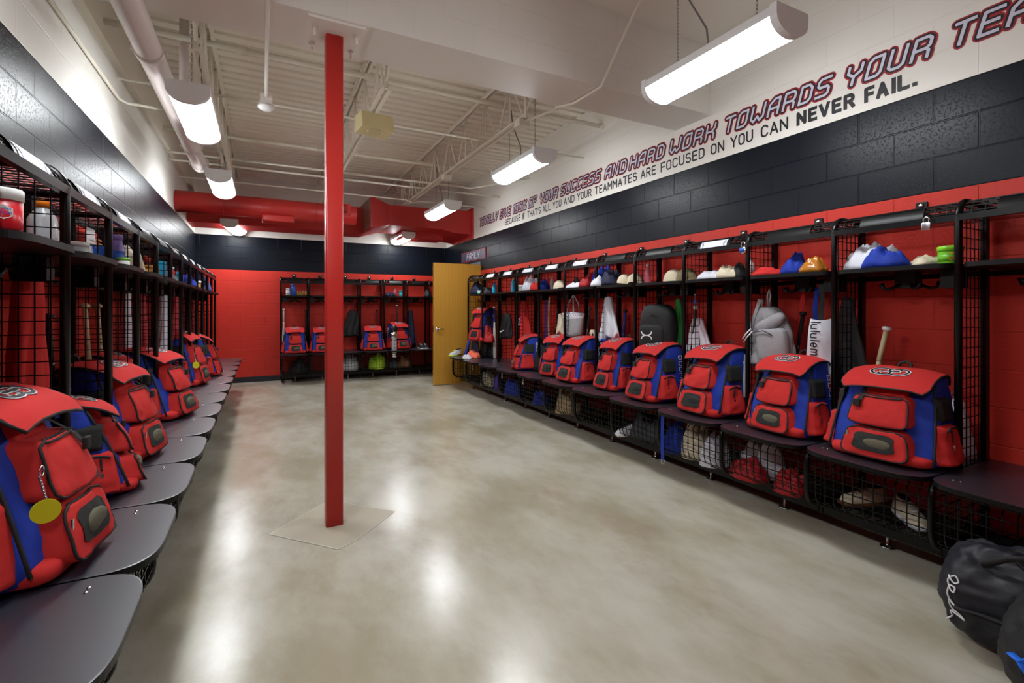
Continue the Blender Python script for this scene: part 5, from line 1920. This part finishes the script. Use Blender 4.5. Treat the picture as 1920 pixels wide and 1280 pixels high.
for z, w_ in ((.13, .05), (.11, .06), (.085, .055)):
    mb.ribbon([(-w_, .034, z), (w_, .034, z)], (0, 1, 0), .009, joint=False)
mb.build('print', M_ORANGE, t)
tub('clear plastic tub beside the white pouch', 'L', LS(143, .28), .045, .075, M_CLEAR, M_WPLAS, out=.28)
t = MB(); t.box(-.03, .03, -.05, .05, 0, .10); o = t.build('blue_box', M_BLUEP); o.location = at('L', LS(189, .28), .28, SH); tag(o, 'blue and yellow carton beside the white pouch', 'carton')
bottle('violet bottle with blue base on the third left shelf', 'L', LS(219, .28), .038, .20, M_PURPLE, M_PURPLE, M_BLUEP, out=.28, neck=.7)
garment('pale_cloth', 'pale cloth leaning beside the violet bottle', 'cloth', 'L', LS(240, .24), .24, SH, .2, .2, .15, M_CREAM, 51)
mb = MB(); mb.tube([(0, 0, .012), (.06, .05, .03), (.1, 0, .10), (.06, -.05, .16), (0, 0, .20), (-.05, .04, .15), (-.02, .05, .07)], .014, 10)
o = mb.build('red_strap', M_REDD); o.location = at('L', LS(232, .14), .14, SH); tag(o, 'red looped strap at the back of the third left shelf', 'strap')
tub('green and white small tub in front of the pale cloth', 'L', LS(231, .34), .03, .055, M_WPLAS, M_GREENP, out=.34)
for i, px in enumerate((276, 287)):
    tub('small gold jar, ' + ('nearer' if i == 0 else 'farther') + ' of the two on the fourth left shelf', 'L', LS(px, .26), .04, .10, M_GOLD, M_GOLD, out=.26)
t = MB(); t.box(-.04, .04, -.04, .04, 0, .17); o = t.build('blue_carton', M_AQUA); o.location = at('L', LS(300, .26), .26, SH); tag(o, 'tall aqua carton on a mid left shelf', 'carton')
garment('grey_shirt', 'grey cloth on the left shelf beside the aqua carton', 'cloth', 'L', LS(308, .24), .24, SH, .26, .2, .1, M_GREY, 52)
bottle('red can on a left shelf past the aqua carton', 'L', LS(324, .26), .03, .17, M_REDP, M_WPLAS, out=.26)
tub('aqua tub on a left shelf beside the red can', 'L', LS(331, .28), .05, .13, M_AQUA, M_AQUA, out=.28)
garment('blue_bundle', 'blue bundle on a far left shelf', 'clothes', 'L', LS(347, .26), .26, SH, .26, .22, .13, M_BLUE, 53)
tub('yellow tub on a far left shelf beside a blue checked cloth', 'L', LS(364, .30), .07, .10, M_GOLD, M_WPLAS, out=.30)
garment('checked_cloth', 'blue and white checked cloth on a far left shelf', 'cloth', 'L', LS(378, .28), .28, SH, .36, .24, .2, mat('checked blue cloth', rgb(110, 116, 190), .8, var=.6, scale=200), 54)
# ---- hanging on the left
t = hanging('red_jacket', 'long red jacket hanging in the nearest left locker in view', 'jacket', 'L', LS(52, .2), .2, 1.49, .10, .34, .92, .14, M_RED, 4, 5)
bat('pale wood bat, nearer of the pair in the second left locker', 'L', LS(176, .14), .14, Z, .86, M_WOODBAT, M_WOODBAT, M_WOODBAT, lx=.20)
bat('pale wood bat, farther of the pair in the second left locker', 'L', LS(197, .14), .14, Z, .86, M_WOODBAT, M_WOODBAT, M_WOODBAT, lx=.20)
bat('black bat leaning beside the long red jacket', 'L', LS(108, .10), .10, Z, .80, M_BATB, M_BLK, M_BLK, lx=.16)
bat('dark grey bat leaning in the third left locker', 'L', LS(246, .12), .12, Z, .84, M_BATB, M_GREYD, M_GREYD, lx=.1)
hanging('white_shirt', 'white and red shirt hanging midway along the left wall', 'shirt', 'L', LS(307, .24), .24, 1.47, .06, .28, .55, .12, M_WCLOTH, 5, 5)
hanging('red_shirt', 'red shirt hanging past the white one on the left wall', 'shirt', 'L', LS(329, .24), .24, 1.47, .08, .30, .45, .12, M_REDD, 6, 5)
hanging('white_towel', 'white towel hanging low behind the left posts beneath a red shirt', 'towel', 'L', LS(331, .22), .22, 1.22, .20, .26, .45, .08, M_WCLOTH, 7, 4)
hanging('white_jersey', 'thin white jersey hanging in the third left locker', 'jersey', 'L', LS(237, .15), .15, 1.48, .05, .14, .6, .08, M_WCLOTH, 8, 4)
hanging('dark_red_jersey', 'dark red jersey hanging in the fourth left locker', 'jersey', 'L', LS(265, .15), .15, 1.48, .06, .26, .7, .10, M_REDD, 9, 4)
hanging('red_jersey', 'red jersey hanging in the far part of the left row', 'jersey', 'L', LS(362, .2), .2, 1.47, .06, .28, .6, .10, M_REDD, 10, 4)
# ---- back wall
def BSX(px, out=.25):
    return ray_at('B', px, out)[0]
GL = 'small amber bottles on the back left shelf'
bottle('white bottle on the leftmost back shelf', 'B', BSX(540), .036, .13, M_WPLAS, M_WPLAS, M_WPLAS, neck=.8)
bottle('tall blue bottle on the leftmost back shelf', 'B', BSX(550), .048, .20, M_BLUEP, M_BLUEP, neck=.7)
for i, px in enumerate((558.5, 563, 568, 573.5)):
    bottle('small amber bottle beside the tall blue bottle, one of four alike', 'B', BSX(px), .022, .085, M_GOLD, M_WPLAS, group=GL)
bottle('clear pink bottle on a back shelf', 'B', BSX(741), .032, .15, M_PINK, M_GPLAS)
tub('turquoise tub on a back shelf right of the pink bottle', 'B', BSX(752), .032, .12, mat('turquoise plastic', rgb(40, 200, 200), .4), M_AQUA)
garment('navy_cloth', 'navy cloth on the back shelf left of the pink bottle', 'cloth', 'B', BSX(731), .25, SH, .20, .2, .07, M_NAVY, 61)
garment('dark_bits', 'dark cloth on the last back shelf before the door', 'cloth', 'B', BSX(802), .25, SH, .16, .2, .12, M_GREYD, 62)
drawbag('black drawstring bag hanging on the back wall beside the red column', 'B', BSX(661, .28), .28, 1.30, .30, .50, False)
hanging('navy_hoodie', 'navy hooded top hanging in a back locker above black shoes', 'jacket', 'B', BSX(770, .24), .24, 1.30, .08, .18, .72, .12, M_NAVY, 3, 5)
bat('white bat standing at the left edge of the back lockers', 'B', BSX(532, .2), .2, Z, .80, M_WPLAS, M_GPLAS, M_WPLAS)
bat('black bat between the two left backpacks of the back wall', 'B', BSX(574, .2), .2, Z, .78, M_BATB, M_BLK, M_BLK)
bat('dark bat behind the back backpack right of the drawstring bag', 'B', BSX(707, .15), .15, Z, .78, M_BATB, M_BLK, M_BLK)
bat('dark bat standing behind the silver and black leg guard', 'B', BSX(744, .40), .40, Z + .22, .66, M_BATB, M_BLK, M_GPLAS)
p = at('B', BSX(789, .5), .5, Z); shoe('black shoe with white sole, left of a pair on a back seat', p, PI, M_BLK, M_WPLAS, 'pair of black shoes on the back seat')
p = at('B', BSX(796.5, .5), .5, Z); shoe('black shoe with white sole, right of a pair on a back seat', p, PI, M_BLK, M_WPLAS, 'pair of black shoes on the back seat')
# catcher's leg guard hanging over the seat edge
t = thing('leg_guard', 'silver and black catcher leg guard standing on a back seat', 'leg guard', at('B', BSX(739, .62), .62, Z - .12), ROT['B'])
mb = MB(); mb.sup((0, 0, .40), (.075, .05, .085), .8, .8, 12, 18); mb.build('knee_cup', M_CHROME, t)
mb = MB(); mb.sup((0, -.01, .53), (.07, .045, .07), .8, .8, 12, 18); mb.build('thigh_plate', M_BATB, t)
mb = MB(); mb.sup((0, 0, .2), (.05, .04, .16), .5, .6, 12, 18); mb.build('shin_plate', M_GPLAS, t)
for z in (.1, .17, .24, .31):
    mb = MB(); mb.tube([(-.06, -.01, z), (0, .042, z), (.06, -.01, z)], .010, 6); mb.build('rib', M_BATB, t)
mb = MB(); mb.sup((0, .01, .02), (.055, .045, .045), .8, .8, 10, 16); mb.build('foot_plate', M_CHROME, t)
garment('grey_bag', 'pale grey bag in the back basket beside the red column', 'bag', 'B', BSX(657, .45), .45, BZ, .34, .3, .26, M_GPLAS, 63)
garment('lime_bag', 'lime green bag in a back basket', 'bag', 'B', BSX(707, .45), .45, BZ, .34, .3, .26, M_LIME, 64)
garment('black_gear', 'black gear in the leftmost back baskets', 'gear', 'B', BSX(560, .4), .4, BZ, .34, .3, .22, M_BLK, 65)
garment('brown_gloves', 'brown and blue gloves in a back basket beside the leg guard', 'gloves', 'B', BSX(758, .45), .45, BZ, .30, .26, .20, M_BROWN, 66)
garment('grey_gear', 'grey straps and gear in the basket under the leg guard', 'gear', 'B', BSX(738, .45), .42, BZ, .2, .24, .16, M_GREYD, 67)

# ---- duffels on the floor at the near right
def duffel(label, loc, rz, r, m, seed, kind):
    t = thing('duffel_bag', label, 'duffel bag', loc, rz)
    mb = MB()
    nu, nv = 80, 96
    vs = []

    def sp(a, b, e=0.0):
        pw = lambda x, q: math.copysign(abs(x) ** q, x)
        p = Vector((pw(math.cos(a), .6) * pw(math.cos(b), .75) * r[0], pw(math.cos(a), .6) * pw(math.sin(b), .75) * r[1], pw(math.sin(a), .75) * r[2]))
        n = 0.16 * noise.noise(p * 5 + Vector((seed * 2, 0, 0))) - 0.20 * abs(noise.noise(Vector((p.x * 9, p.y * 9, p.z * 4)) + Vector((0, seed, 0)))) + 0.05 * noise.noise(p * 28)
        p = p * (1 + n)
        p = p + p.normalized() * e
        p.z = max(p.z + r[2], 0.004)
        # slump
        p.x *= 1 + 0.15 * (1 - p.z / (2 * r[2]))
        p.y *= 1 + 0.15 * (1 - p.z / (2 * r[2]))
        return p
    mb.surf(lambda u, v: sp(-PI / 2 + PI * v, 2 * PI * u), nu, nv, wrapu=True)
    mb.build('body', m, t)
    mb = MB(); mb.tube([sp(a / 12, 3.75 + .25 * math.sin(a / 4), .004) for a in range(-6, 15)], .006, 6); mb.build('zipper', M_TRIM, t)
    mb = MB(); mb.tube([sp(.25 + .02 * k, 3.70, .010 + .003 * k) for k in range(4)], .0045, 6); mb.build('zipper_pull', M_CHROME, t)
    mb = MB(); mb.tube([sp(a / 10, 4.4, .012) for a in range(-9, 15)], .016, 8, flat=.4); mb.build('strap', M_TRIM, t)
    mb = MB(); mb.tube([sp(-.05, b / 8, .010) for b in range(22, 40)], .012, 8, flat=.4); mb.build('side_strap', M_TRIM, t)
    mb = MB(); mb.tube([sp(.9, 3.0, .0), sp(1.0, 3.4, .06), sp(1.0, 3.9, .07), sp(.9, 4.3, .0)], .012, 8); mb.build('grab_handle', M_TRIM, t)
    if kind == 'script':
        mb = MB()
        pts = [(0, 0), (.12, .35), (.05, .5), (-.05, .3), (.1, .05), (.25, .2), (.3, .42), (.2, .45), (.22, .15), (.4, .1), (.48, .45), (.42, .1), (.6, .15), (.62, .5), (.7, .8), (.66, .1), (.8, .1), (1.0, -.3), (1.02, -.38)]
        sm = []
        for a_, b_ in zip(pts[:-1], pts[1:]):
            pass
        for i in range(len(pts) - 1):
            p0, p1, p2, p3 = pts[max(i - 1, 0)], pts[i], pts[i + 1], pts[min(i + 2, len(pts) - 1)]
            for k in range(5):
                h = k / 5
                sm.append(tuple(0.5 * (2 * p1[c] + (p2[c] - p0[c]) * h + (2 * p0[c] - 5 * p1[c] + 4 * p2[c] - p3[c]) * h * h + (3 * p1[c] - p0[c] - 3 * p2[c] + p3[c]) * h ** 3) for c in (0, 1)))
        P_ = [sp(.30 - .75 * p, 2.55 + .42 * q, .006) for p, q in sm]
        mb.tube(P_, .0032, 5)
        mb.build('script_lettering', M_WHITE, t)
    else:
        mb = MB()
        for st in ([(0, 0), (.5, .0), (1, .55)], [(.5, .0), (1, -.5)]):
            sm = []
            for a_, b_ in zip(st[:-1], st[1:]):
                for k in range(5):
                    sm.append((a_[0] + (b_[0] - a_[0]) * k / 5, a_[1] + (b_[1] - a_[1]) * k / 5))
            sm.append(st[-1])
            P_ = [sp(.10 + .30 * q, 2.38 + .42 * p, .006) for p, q in sm]
            mb.tube(P_, .016, 8, flat=.35)
        mb.build('blue_emblem', mat('bright blue print', rgb(20, 110, 235), .5), t)
    return t


duffel('ink blue duffel with white script lettering on the floor at the near right', (2.68, .85, 0.0), 0.15, (.21, .16, .19), M_DUFF, 3, 'script')
duffel('black duffel with a bright blue emblem in front of the ink blue one', (2.39, .57, 0.0), 0.25, (.22, .165, .19), M_BLK, 7, 'mark')
